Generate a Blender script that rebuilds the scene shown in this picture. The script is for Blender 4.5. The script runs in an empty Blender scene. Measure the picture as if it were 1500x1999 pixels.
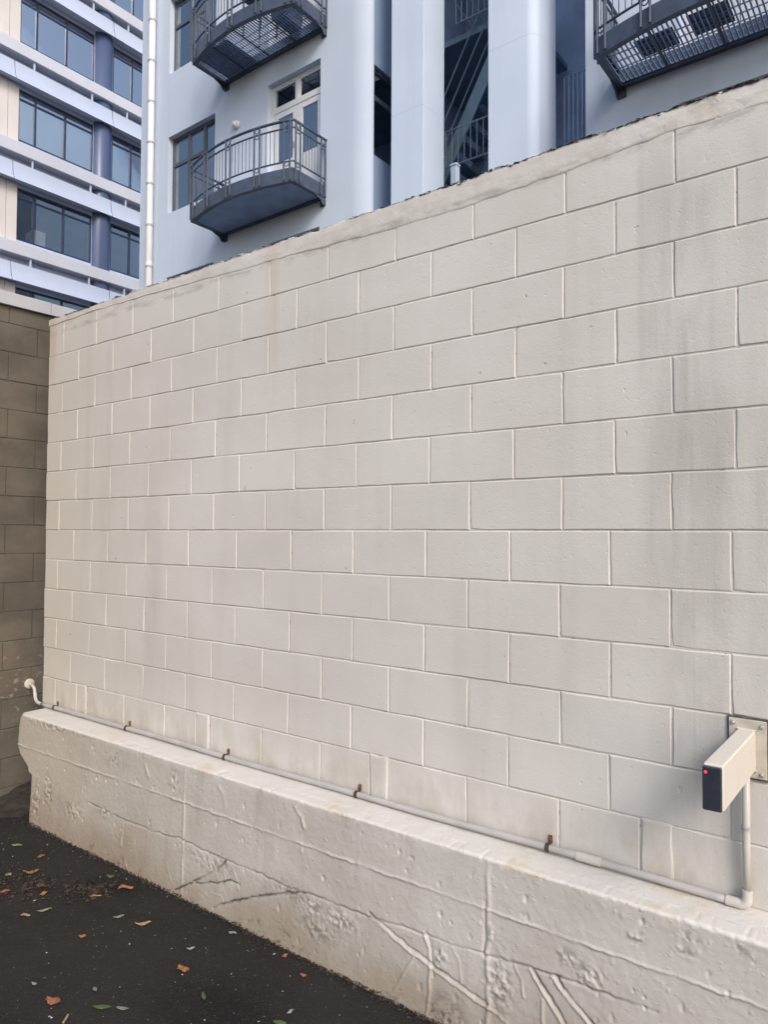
import bpy, math, random
import numpy as np
from mathutils import Vector, Matrix

random.seed(7)
RNG = np.random.default_rng(11)
SC = bpy.context.scene
COL = SC.collection
R = math.radians

# ------------------------------------------------------------------ camera
YAW, PITCH, ROLL = R(-37.1697), R(1.7627), R(0.26305)
CAM = Vector((4.7091, -2.5708, -0.0175))
cy, sy, cp, sp = math.cos(YAW), math.sin(YAW), math.cos(PITCH), math.sin(PITCH)
F = Vector((sy*cp, cy*cp, sp)); RT = Vector((cy, -sy, 0)); UP = RT.cross(F)
cr, sr = math.cos(ROLL), math.sin(ROLL)
R2 = RT*cr + UP*sr; U2 = UP*cr - RT*sr
cd = bpy.data.cameras.new('camera'); cam = bpy.data.objects.new('camera', cd); COL.objects.link(cam)
m = Matrix.Identity(4)
for i in range(3):
    m[i][0], m[i][1], m[i][2], m[i][3] = R2[i], U2[i], -F[i], CAM[i]
cam.matrix_world = m
cd.sensor_fit = 'HORIZONTAL'; cd.sensor_width = 36.0; cd.lens = 36.0*1411.5/1500.0
cd.clip_start = 0.05; cd.clip_end = 500
SC.camera = cam

# ------------------------------------------------------------------ light
SUN_EL, SUN_AZ = R(38), R(55)           # azimuth measured from -Y towards +X
W = bpy.data.worlds.new('World'); SC.world = W; W.use_nodes = True
nt = W.node_tree; nt.nodes.clear()
out = nt.nodes.new('ShaderNodeOutputWorld'); bg = nt.nodes.new('ShaderNodeBackground')
sky = nt.nodes.new('ShaderNodeTexSky'); sky.sky_type = 'NISHITA'; sky.sun_disc = False
sdir = Vector((math.sin(SUN_AZ)*math.cos(SUN_EL), -math.cos(SUN_AZ)*math.cos(SUN_EL), math.sin(SUN_EL)))
sky.sun_elevation = SUN_EL; sky.sun_rotation = math.atan2(sdir.x, sdir.y)
sky.air_density = 1.0; sky.dust_density = 3.0; sky.ozone_density = 1.0
bg.inputs['Strength'].default_value = 0.15
nt.links.new(sky.outputs[0], bg.inputs[0]); nt.links.new(bg.outputs[0], out.inputs[0])
sl = bpy.data.lights.new('sun', 'SUN'); sl.energy = 1.15; sl.angle = R(18); sl.color = (1.0, 0.955, 0.90)
so = bpy.data.objects.new('sun', sl); COL.objects.link(so)
so.rotation_euler = (-sdir).to_track_quat('-Z', 'Y').to_euler()
SC.view_settings.view_transform = 'Standard'; SC.view_settings.look = 'None'
SC.view_settings.gamma = 1.0; SC.view_settings.use_curve_mapping = False
SC.view_settings.exposure = 0.42

# ------------------------------------------------------------------ materials
class NT:
    def __init__(s, name):
        s.m = bpy.data.materials.new(name); s.m.use_nodes = True
        s.t = s.m.node_tree; s.t.nodes.clear()
        s.o = s.n('OutputMaterial'); s.b = s.n('BsdfPrincipled'); s.l(s.b.outputs[0], s.o.inputs[0])
    def n(s, k, **kw):
        x = s.t.nodes.new('ShaderNode'+k)
        for a, v in kw.items(): setattr(x, a, v)
        return x
    def l(s, a, b): s.t.links.new(a, b)
    def put(s, sock, v):
        if hasattr(v, 'is_linked') or hasattr(v, 'links'): s.l(v, sock)
        else: sock.default_value = v
    def pos(s):
        if not hasattr(s, '_p'):
            s._p = s.n('NewGeometry').outputs['Position']
            x = s.n('SeparateXYZ'); s.l(s._p, x.inputs[0]); s._x = x.outputs
        return s._p
    def xyz(s): s.pos(); return s._x
    def math(s, op, a, b=0.0, clamp=False):
        x = s.n('Math', operation=op); x.use_clamp = clamp
        s.put(x.inputs[0], a); s.put(x.inputs[1], b); return x.outputs[0]
    def noise(s, scale=(1, 1, 1), detail=4, rough=0.55, off=(0, 0, 0), dist=0.0):
        mp = s.n('Mapping'); s.l(s.pos(), mp.inputs[0])
        mp.inputs['Scale'].default_value = scale; mp.inputs['Location'].default_value = off
        x = s.n('TexNoise'); s.l(mp.outputs[0], x.inputs['Vector'])
        x.inputs['Scale'].default_value = 1; x.inputs['Detail'].default_value = detail
        x.inputs['Roughness'].default_value = rough; x.inputs['Distortion'].default_value = dist
        return x.outputs[0]
    def ramp(s, v, a, b, smooth=True):
        x = s.n('MapRange'); x.interpolation_type = 'SMOOTHSTEP' if smooth else 'LINEAR'
        s.put(x.inputs[0], v); x.inputs[1].default_value = a; x.inputs[2].default_value = b
        return x.outputs[0]
    def bump_win(s, v, c, hw):           # 1 at centre, 0 outside +-hw
        d = s.math('ABSOLUTE', s.math('SUBTRACT', v, c))
        return s.ramp(d, hw, hw*0.15)
    def mix(s, f, a, b, mode='MIX'):
        x = s.n('MixRGB', blend_type=mode); s.put(x.inputs[0], f)
        for k, v in ((1, a), (2, b)):
            if isinstance(v, tuple): x.inputs[k].default_value = v+(1,) if len(v) == 3 else v
            else: s.l(v, x.inputs[k])
        return x.outputs[0]
    def bump(s, h, strength=0.3, dist=0.002, prev=None):
        x = s.n('Bump'); x.inputs['Strength'].default_value = strength; x.inputs['Distance'].default_value = dist
        s.l(h, x.inputs['Height'])
        if prev is not None: s.l(prev, x.inputs['Normal'])
        return x.outputs[0]
    def fin(s, col, rough=0.6, normal=None, metal=0.0, spec=None):
        if isinstance(col, tuple): s.b.inputs['Base Color'].default_value = col+(1,)
        else: s.l(col, s.b.inputs['Base Color'])
        s.put(s.b.inputs['Roughness'], rough); s.b.inputs['Metallic'].default_value = metal
        if spec is not None: s.b.inputs['Specular IOR Level'].default_value = spec
        if normal is not None: s.l(normal, s.b.inputs['Normal'])
        return s.m

def simple(name, col, rough=0.5, var=0.12, scale=3.0, bump=0.0, bscale=60, metal=0.0, spec=None):
    t = NT(name)
    v = t.noise((scale,)*3, 5)
    c = t.mix(t.ramp(v, 0.25, 0.75), tuple(x*(1-var) for x in col), tuple(min(1, x*(1+var)) for x in col))
    nrm = t.bump(t.noise((bscale,)*3, 3), bump, 0.004) if bump else None
    return t.fin(c, rough, nrm, metal, spec)

def paint_wall(name):
    t = NT(name); X = t.xyz()
    base = t.mix(t.ramp(t.noise((1.1, 1, 1.6), 5), 0.3, 0.7), (0.60, 0.575, 0.54), (0.67, 0.648, 0.617))
    oi = t.n('ObjectInfo').outputs['Random']
    base = t.mix(t.math('MULTIPLY', oi, 0.09), base, (0.45, 0.425, 0.39))
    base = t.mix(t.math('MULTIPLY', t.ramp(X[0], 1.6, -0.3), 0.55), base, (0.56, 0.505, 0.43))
    # long soft run marks everywhere
    st = t.ramp(t.noise((5, 1, 0.35), 6, 0.62, dist=0.4), 0.52, 0.80)
    base = t.mix(t.math('MULTIPLY', st, 0.22), base, (0.40, 0.365, 0.32))
    # the grimy run at the right, under the broken top edge
    fine = t.math('MULTIPLY', t.ramp(t.noise((27, 1, 0.8), 6, 0.7, (3, 0, 1), 1.2), 0.48, 0.78), t.ramp(t.noise((5, 1, 3.2), 4, 0.6, (6, 0, 2)), 0.32, 0.62))
    soft = t.ramp(t.noise((7, 1, 1.7), 5, 0.62, (1, 0, 5), 0.5), 0.30, 0.68)
    for (c, hw, k, ztop, zbot) in ((4.08, 0.15, 0.44, 1.25, -1.3), (3.955, 0.09, 0.34, 1.36, -0.2), (4.17, 0.06, 0.30, 0.5, -1.2), (4.035, 0.03, 0.32, 1.36, 0.1), (3.90, 0.02, 0.26, 1.36, 0.5),
                                   (4.28, 0.10, 0.25, 1.3, -1.2), (3.62, 0.06, 0.16, 1.0, -0.9), (1.03, 0.12, 0.16, 0.4, -1.1),
                                   (0.55, 0.10, 0.18, 1.2, -0.4), (0.78, 0.08, 0.15, 0.3, -0.9), (2.9, 0.08, 0.10, -0.4, -1.2)):
        w = t.math('MULTIPLY', t.bump_win(X[0], c, hw), t.math('MULTIPLY', t.ramp(X[2], ztop+0.12, ztop-0.12), t.ramp(X[2], zbot-0.2, zbot+0.3)))
        f2 = t.math('ADD', t.math('MULTIPLY', soft, 0.62), t.math('MULTIPLY', fine, 0.50))
        base = t.mix(t.math('MULTIPLY', t.math('MULTIPLY', w, k), f2, True), base, (0.225, 0.21, 0.195))
    # soft grey smear where the cap meets the blocks
    capl = t.math('MULTIPLY', t.bump_win(t.math('SUBTRACT', X[2], t.math('MULTIPLY', t.noise((1.2, 1, 1), 2), 0.06)), 1.335, 0.028), t.ramp(t.noise((8, 2, 22), 5, 0.65, (2, 2, 2)), 0.42, 0.62))
    base = t.mix(t.math('MULTIPLY', capl, 0.40), base, (0.20, 0.18, 0.165))
    # rusty run below the cap
    w = t.math('MULTIPLY', t.bump_win(X[0], 2.035, 0.075), t.math('MULTIPLY', t.ramp(X[2], 0.55, 1.15), t.ramp(t.noise((22, 1, 1.2), 4), 0.3, 0.6)))
    base = t.mix(t.math('MULTIPLY', w, 0.36), base, (0.52, 0.40, 0.26))
    w = t.math('MULTIPLY', t.bump_win(X[0], -0.13, 0.07), t.math('MULTIPLY', t.ramp(X[2], 0.9, 1.3), 0.45))
    base = t.mix(w, base, (0.48, 0.36, 0.24))
    # pinkish blotches on the cap and a grey green bloom just above the ledge
    capm = t.math('MULTIPLY', t.ramp(X[2], 1.34, 1.40), t.ramp(t.noise((5, 3, 14), 5, 0.65), 0.42, 0.7))
    base = t.mix(t.math('MULTIPLY', capm, 0.42), base, (0.42, 0.345, 0.29))
    low = t.math('MULTIPLY', t.ramp(X[2], -0.93, -1.16), t.ramp(t.noise((9, 2, 4), 5, 0.6), 0.35, 0.7))
    base = t.mix(t.math('MULTIPLY', low, 0.55), base, (0.40, 0.36, 0.285))
    # dark mould along the broken top edge and scattered specks
    edge = t.math('MULTIPLY', t.ramp(X[2], 1.452, 1.466), t.ramp(t.noise((9, 9, 20), 5, 0.7), 0.40, 0.54))
    base = t.mix(t.math('MULTIPLY', edge, 0.9), base, (0.07, 0.065, 0.065))
    spk = t.ramp(t.noise((55, 55, 45), 3, 0.6, (5, 1, 2)), 0.735, 0.77)
    base = t.mix(t.math('MULTIPLY', spk, 0.7), base, (0.16, 0.14, 0.13))
    n1 = t.bump(t.ramp(t.noise((130, 130, 120), 4, 0.6), 0.3, 0.75), 0.17, 0.0022)
    n2 = t.bump(t.ramp(t.noise((48, 48, 46), 2, 0.5, (2, 2, 2)), 0.74, 0.62), 0.22, 0.003, n1)
    chip = t.ramp(t.noise((23, 23, 21), 2, 0.4, (8, 3, 6)), 0.735, 0.765)
    base = t.mix(t.math('MULTIPLY', chip, t.ramp(t.noise((60, 60, 60), 2), 0.45, 0.6)), base, (0.30, 0.275, 0.25))
    n2 = t.bump(t.math('SUBTRACT', 1.0, chip), 0.45, 0.004, n2)
    n3 = t.bump(t.noise((9, 9, 9), 3), 0.25, 0.006, n2)
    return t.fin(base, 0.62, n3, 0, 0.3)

def mortar_mat():
    t = NT('joint_paint'); X = t.xyz()
    d = t.ramp(t.noise((15, 3, 30), 5, 0.7), 0.55, 0.66)
    c = t.mix(t.math('MULTIPLY', d, 0.8), (0.55, 0.525, 0.485), (0.12, 0.105, 0.095))
    return t.fin(c, 0.7, t.bump(t.noise((120,)*3, 3), 0.3, 0.002))

def ledge_mat():
    t = NT('painted_concrete'); X = t.xyz()
    base = t.mix(t.ramp(t.noise((2.2, 2, 3.5), 5), 0.3, 0.7), (0.475, 0.445, 0.405), (0.565, 0.54, 0.505))
    base = t.mix(t.math('MULTIPLY', t.ramp(X[0], 2.6, 0.0), 0.62), base, (0.46, 0.40, 0.325))
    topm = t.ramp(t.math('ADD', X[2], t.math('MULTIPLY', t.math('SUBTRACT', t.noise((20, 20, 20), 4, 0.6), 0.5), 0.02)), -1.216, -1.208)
    base = t.mix(t.math('MULTIPLY', topm, 0.75), base, (0.70, 0.68, 0.645))  # top face lightened in colour to stand in for sky light
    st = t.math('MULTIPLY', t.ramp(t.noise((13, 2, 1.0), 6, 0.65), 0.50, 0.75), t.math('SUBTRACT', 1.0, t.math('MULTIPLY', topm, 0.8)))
    base = t.mix(t.math('MULTIPLY', st, 0.42), base, (0.34, 0.29, 0.24))
    # mud splash with a ragged upper limit along the foot of the ledge
    zz = t.math('ADD', X[2], t.math('MULTIPLY', t.math('SUBTRACT', t.noise((3.2, 2, 2), 6, 0.65, (1, 4, 2)), 0.5), 0.55))
    sp = t.ramp(zz, -1.55, -1.86)
    base = t.mix(t.math('MULTIPLY', sp, 0.72), base, (0.315, 0.25, 0.185))
    ft = t.math('MULTIPLY', t.ramp(zz, -1.83, -1.90), t.ramp(t.noise((26, 26, 40), 4, 0.7), 0.50, 0.66))
    base = t.mix(t.math('MULTIPLY', ft, 0.75), base, (0.06, 0.05, 0.042))
    mo = t.math('MULTIPLY', t.math('MULTIPLY', t.bump_win(X[0], 3.28, 0.14), t.ramp(zz, -1.72, -1.84)), t.ramp(t.noise((34, 34, 34), 4, 0.7, (3, 3, 1)), 0.42, 0.58))
    base = t.mix(t.math('MULTIPLY', mo, 0.85), base, (0.045, 0.04, 0.036))
    at = t.n('Attribute'); at.attribute_name = 'dirt'
    base = t.mix(t.math('MULTIPLY', at.outputs['Fac'], 0.88), base, (0.075, 0.062, 0.05))
    # rust blushes on the top below the pipe clips
    rs = None
    for c in (2.63, 3.52, 4.02, 1.74, 0.86):
        w = t.bump_win(X[0], c, 0.16)
        rs = w if rs is None else t.math('MAXIMUM', rs, w)
    rs = t.math('MULTIPLY', t.math('MULTIPLY', rs, t.ramp(X[2], -1.235, -1.215)), t.ramp(t.noise((14, 14, 14), 4, 0.6), 0.4, 0.68))
    base = t.mix(t.math('MULTIPLY', rs, 0.40), base, (0.56, 0.42, 0.22))
    spk = t.ramp(t.noise((60, 60, 60), 3, 0.6), 0.70, 0.75)
    base = t.mix(t.math('MULTIPLY', spk, 0.7), base, (0.13, 0.10, 0.085))
    n1 = t.bump(t.noise((150,)*3, 4, 0.65), 0.25, 0.002)
    n2 = t.bump(t.ramp(t.noise((34, 34, 40), 4, 0.6, (4, 4, 4)), 0.55, 0.75), 0.35, 0.005, n1)
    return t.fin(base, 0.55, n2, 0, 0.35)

def dark_block_mat():
    t = NT('bare_brown_block'); X = t.xyz()
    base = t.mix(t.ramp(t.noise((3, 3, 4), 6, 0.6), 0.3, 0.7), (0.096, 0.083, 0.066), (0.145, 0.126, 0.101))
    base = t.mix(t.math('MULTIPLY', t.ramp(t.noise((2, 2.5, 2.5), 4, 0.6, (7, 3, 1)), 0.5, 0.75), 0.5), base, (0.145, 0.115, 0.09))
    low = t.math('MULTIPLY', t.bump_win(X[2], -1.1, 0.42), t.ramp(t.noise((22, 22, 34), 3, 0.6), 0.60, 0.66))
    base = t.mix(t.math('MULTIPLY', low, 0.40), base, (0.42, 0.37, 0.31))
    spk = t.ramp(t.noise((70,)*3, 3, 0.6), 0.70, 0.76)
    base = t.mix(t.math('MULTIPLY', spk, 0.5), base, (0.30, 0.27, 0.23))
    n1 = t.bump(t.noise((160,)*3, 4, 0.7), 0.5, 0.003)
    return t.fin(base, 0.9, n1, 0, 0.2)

def asphalt_mat():
    t = NT('asphalt'); X = t.xyz()
    base = t.mix(t.ramp(t.noise((1.4, 1.4, 1), 6, 0.6), 0.3, 0.7), (0.0105, 0.0102, 0.0108), (0.023, 0.0215, 0.0205))
    mud = t.math('MULTIPLY', t.ramp(X[0], 2.2, 0.4), t.ramp(t.noise((2.2, 2.2, 1), 5, 0.65, (1, 2, 0)), 0.42, 0.72))
    base = t.mix(t.math('MULTIPLY', mud, 0.7), base, (0.028, 0.0225, 0.017))
    damp = t.ramp(t.noise((1.3, 2.2, 1), 5, 0.6, (4, 7, 0)), 0.48, 0.66)
    base = t.mix(t.math('MULTIPLY', t.math('SUBTRACT', 1.0, damp), 0.45), base, (0.034, 0.031, 0.028))
    ag = t.n('TexVoronoi'); mp = t.n('Mapping'); t.l(t.pos(), mp.inputs[0]); mp.inputs['Scale'].default_value = (150,)*3
    t.l(mp.outputs[0], ag.inputs['Vector']); ag.inputs['Scale'].default_value = 1
    sx = t.n('SeparateColor'); t.l(ag.outputs['Color'], sx.inputs[0])
    base = t.mix(t.math('MULTIPLY', t.ramp(sx.outputs[0], 0.80, 1.0), 0.45), base, (0.05, 0.048, 0.047))
    spk = t.ramp(t.noise((75, 75, 75), 2, 0.5, (4, 2, 2)), 0.73, 0.77)
    base = t.mix(t.math('MULTIPLY', spk, 0.55), base, (0.30, 0.29, 0.28))
    n1 = t.bump(ag.outputs['Distance'], 0.6, 0.004)
    n2 = t.bump(t.noise((5, 5, 5), 4), 0.3, 0.02, n1)
    rg = t.ramp(t.noise((2.0, 2.0, 2.0), 4, 0.6, (9, 1, 1)), 0.3, 0.7)
    return t.fin(base, t.math('ADD', t.math('MULTIPLY', rg, 0.2), t.math('SUBTRACT', 0.74, t.math('MULTIPLY', damp, 0.30))), n2, 0, 0.2)

def render_mat(name, a, b, streak=(0.3, 0.33, 0.37)):
    t = NT(name); X = t.xyz()
    base = t.mix(t.ramp(t.noise((0.5, 0.5, 0.5), 5), 0.3, 0.7), a, b)
    st = t.ramp(t.noise((2.2, 2.2, 0.12), 5, 0.6), 0.52, 0.8)
    base = t.mix(t.math('MULTIPLY', st, 0.18), base, streak)
    n1 = t.bump(t.noise((45,)*3, 4, 0.6), 0.25, 0.004)
    return t.fin(base, 0.75, n1, 0, 0.3)

def glass_mat(name, tint, k=0.55, base=0.10, rough=0.01):
    m = bpy.data.materials.new(name); m.use_nodes = True; t = m.node_tree; t.nodes.clear()
    o = t.nodes.new('ShaderNodeOutputMaterial'); mx = t.nodes.new('ShaderNodeMixShader')
    gl = t.nodes.new('ShaderNodeBsdfGlossy'); tr = t.nodes.new('ShaderNodeBsdfTransparent'); fr = t.nodes.new('ShaderNodeFresnel')
    gl.inputs['Roughness'].default_value = rough; gl.inputs['Color'].default_value = (0.92, 0.96, 1, 1)
    tr.inputs['Color'].default_value = tint+(1,); fr.inputs['IOR'].default_value = 1.5
    ma = t.nodes.new('ShaderNodeMath'); ma.operation = 'MULTIPLY_ADD'; ma.use_clamp = True
    ma.inputs[1].default_value = 1.6*k/0.55; ma.inputs[2].default_value = base
    # slight waviness of real panes
    ns = t.nodes.new('ShaderNodeTexNoise'); ns.inputs['Scale'].default_value = 0.9
    ge = t.nodes.new('ShaderNodeNewGeometry'); t.links.new(ge.outputs['Position'], ns.inputs['Vector'])
    bp = t.nodes.new('ShaderNodeBump'); bp.inputs['Strength'].default_value = 0.035; bp.inputs['Distance'].default_value = 0.02
    t.links.new(ns.outputs[0], bp.inputs['Height']); t.links.new(bp.outputs[0], gl.inputs['Normal'])
    t.links.new(fr.outputs[0], ma.inputs[0]); t.links.new(ma.outputs[0], mx.inputs[0])
    t.links.new(tr.outputs[0], mx.inputs[1]); t.links.new(gl.outputs[0], mx.inputs[2]); t.links.new(mx.outputs[0], o.inputs[0])
    return m

M = dict(
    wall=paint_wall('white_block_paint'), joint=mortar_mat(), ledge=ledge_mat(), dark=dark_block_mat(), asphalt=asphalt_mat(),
    grout=simple('dark_mortar', (0.070, 0.061, 0.051), 0.95, 0.2, 8, 0.4, 120),
    coping=simple('grey_coping_metal', (0.42, 0.42, 0.43), 0.45, 0.08, 2.0, metal=0.0),
    pipe=simple('grey_pvc', (0.43, 0.415, 0.40), 0.45, 0.10, 9, 0.05, 40), pipew=simple('white_pvc', (0.53, 0.505, 0.465), 0.4, 0.06, 9),
    rust=simple('rusty_steel', (0.17, 0.075, 0.035), 0.85, 0.5, 60, 0.5, 200), rustd=simple('dark_rusty_steel', (0.055, 0.035, 0.027), 0.8, 0.4, 60, 0.4, 200),
    cream=simple('cream_powder_coat', (0.66, 0.61, 0.54), 0.4, 0.05, 6, 0.06, 90), plate=simple('worn_cream_paint', (0.52, 0.48, 0.41), 0.5, 0.18, 22, 0.12, 90),
    bolt=simple('zinc_bolt', (0.52, 0.51, 0.48), 0.35, 0.2, 60, metal=0.3), black=simple('black_plastic', (0.030, 0.036, 0.050), 0.35, 0.2, 30),
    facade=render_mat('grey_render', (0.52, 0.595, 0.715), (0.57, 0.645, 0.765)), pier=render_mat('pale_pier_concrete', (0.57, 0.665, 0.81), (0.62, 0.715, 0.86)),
    steel=simple('hazy_charcoal_steel', (0.062, 0.083, 0.128), 0.45, 0.2, 6), sheet=simple('hazy_charcoal_sheet', (0.20, 0.275, 0.43), 0.6, 0.15, 3),  # both colours lifted towards blue to carry the soft lens haze
    frame=simple('grey_window_frame', (0.075, 0.092, 0.125), 0.45, 0.1, 4), white=simple('white_joinery', (0.62, 0.64, 0.68), 0.4, 0.05, 4),
    dpipe=simple('white_downpipe', (0.74, 0.735, 0.75), 0.4, 0.05, 3), collar=simple('pipe_collar', (0.42, 0.41, 0.42), 0.5, 0.1, 5),
    well=simple('dark_stairwell_paint', (0.36, 0.46, 0.64), 0.8, 0.2, 1.5, 0.1, 20), stair=simple('teal_stair_steel', (0.15, 0.24, 0.31), 0.5, 0.15, 4),
    blue=render_mat('shaded_recess_render', (0.25, 0.34, 0.50), (0.29, 0.38, 0.54)), rail=simple('grey_handrail', (0.17, 0.22, 0.28), 0.5, 0.1, 4),  # recess wall render tinted darker and bluer to stand in for shade
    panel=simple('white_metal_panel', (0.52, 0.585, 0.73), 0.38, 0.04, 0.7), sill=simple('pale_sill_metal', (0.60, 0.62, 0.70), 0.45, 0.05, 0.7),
    soff=simple('pale_blue_soffit', (0.52, 0.59, 0.72), 0.6, 0.05, 0.7),
    beige=simple('cream_cladding', (0.70, 0.65, 0.62), 0.55, 0.05, 0.8), navy=simple('navy_frame', (0.030, 0.042, 0.095), 0.4, 0.1, 3),
    colm=simple('blue_grey_column', (0.085, 0.115, 0.22), 0.32, 0.06, 1), blind=simple('roller_blind', (0.84, 0.85, 0.79), 0.85, 0.04, 1),
    inner=simple('office_interior', (0.10, 0.105, 0.115), 0.9, 0.3, 0.8), room=simple('flat_interior', (0.16, 0.16, 0.165), 0.9, 0.3, 0.9),
    curtain=simple('pale_curtain', (0.72, 0.76, 0.82), 0.9, 0.1, 5), cabinet=simple('pale_cabinet', (0.72, 0.72, 0.68), 0.6, 0.03, 1),
    glass=glass_mat('office_glass', (0.96, 0.98, 0.97), 0.55, 0.24), glass_dim=glass_mat('dim_reflection_glass', (0.93, 0.96, 0.96), 0.5, 0.05), glass_bright=glass_mat('bright_reflection_glass', (0.90, 0.95, 0.97), 0.55, 0.50), glassf=glass_mat('flat_glass', (0.88, 0.92, 0.94), 0.6, 0.26),  # office glass reflectivity varied per storey to imitate brighter and dimmer reflections
    grit=simple('pale_grit', (0.42, 0.41, 0.39), 0.8, 0.4, 40), soil=simple('damp_soil', (0.030, 0.024, 0.018), 0.9, 0.4, 20, 0.6, 60),
    litter=simple('rotting_leaf', (0.036, 0.025, 0.019), 0.85, 0.6, 40), crust=simple('black_mould_crust', (0.115, 0.105, 0.10), 0.95, 0.4, 40, 0.6, 80),
    mat=simple('dark_rubber_mat', (0.085, 0.105, 0.155), 0.9, 0.2, 8), lampw=simple('opal_lamp', (0.78, 0.77, 0.74), 0.35, 0.03, 6),
    post=simple('pale_post', (0.36, 0.43, 0.52), 0.5, 0.08, 6),
)
def led_mat():
    t = NT('red_led'); t.b.inputs['Emission Color'].default_value = (1.0, 0.06, 0.10, 1); t.b.inputs['Emission Strength'].default_value = 0.8
    return t.fin((0.6, 0.03, 0.05), 0.3)
M['led'] = led_mat()
def leaf_mat(name, a, b):
    t = NT(name); v = t.noise((60, 60, 60), 4, 0.65)
    return t.fin(t.mix(t.ramp(v, 0.3, 0.7), a, b), 0.55, t.bump(t.noise((220,)*3, 3), 0.3, 0.001))
LM = dict(orange=leaf_mat('leaf_orange', (0.16, 0.068, 0.028), (0.36, 0.17, 0.07)), red=leaf_mat('leaf_red', (0.21, 0.075, 0.04), (0.38, 0.155, 0.085)),
          tan=leaf_mat('leaf_tan', (0.24, 0.15, 0.075), (0.42, 0.29, 0.16)), green=leaf_mat('leaf_green', (0.055, 0.08, 0.025), (0.10, 0.135, 0.05)),
          pale=leaf_mat('leaf_pale', (0.16, 0.165, 0.10), (0.29, 0.29, 0.19)), grey=leaf_mat('leaf_grey', (0.15, 0.13, 0.12), (0.26, 0.23, 0.21)),
          brown=leaf_mat('leaf_brown', (0.075, 0.042, 0.024), (0.15, 0.085, 0.045)), white=leaf_mat('paper_scrap', (0.17, 0.17, 0.168), (0.34, 0.34, 0.33)))

# ------------------------------------------------------------------ geometry helpers
ORG = {}                                  # world origin of each object built
def tag(o, label=None, cat=None, group=None, kind=None):
    for k, v in (('label', label), ('category', cat), ('group', group), ('kind', kind)):
        if v: o[k] = v
    return o
def thing(name, label, cat, loc, group=None):
    o = bpy.data.objects.new(name, None); COL.objects.link(o); o.empty_display_size = 0.1
    o.location = loc; ORG[o] = Vector(loc); return tag(o, label, cat, group)
def put(name, mesh, loc, parent=None, rot=None):
    o = bpy.data.objects.new(name, mesh); COL.objects.link(o)
    loc = Vector(loc); ORG[o] = loc
    if parent is not None: o.parent = parent; o.location = loc - ORG[parent]
    else: o.location = loc
    if rot: o.rotation_euler = rot
    return o
def obj(name, V, Fc, mat, parent=None, smooth=False, kind=None, base=False):
    V = np.asarray(V, float); lo, hi = V.min(0), V.max(0); c = (lo+hi)/2
    if base: c[2] = lo[2]
    me = bpy.data.meshes.new(name); me.from_pydata((V-c).tolist(), [], [tuple(f) for f in Fc]); me.validate(); me.update()
    me.materials.append(mat)
    if smooth: me.polygons.foreach_set('use_smooth', [True]*len(me.polygons))
    o = put(name, me, c, parent)
    if kind: o['kind'] = kind
    return o
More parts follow.
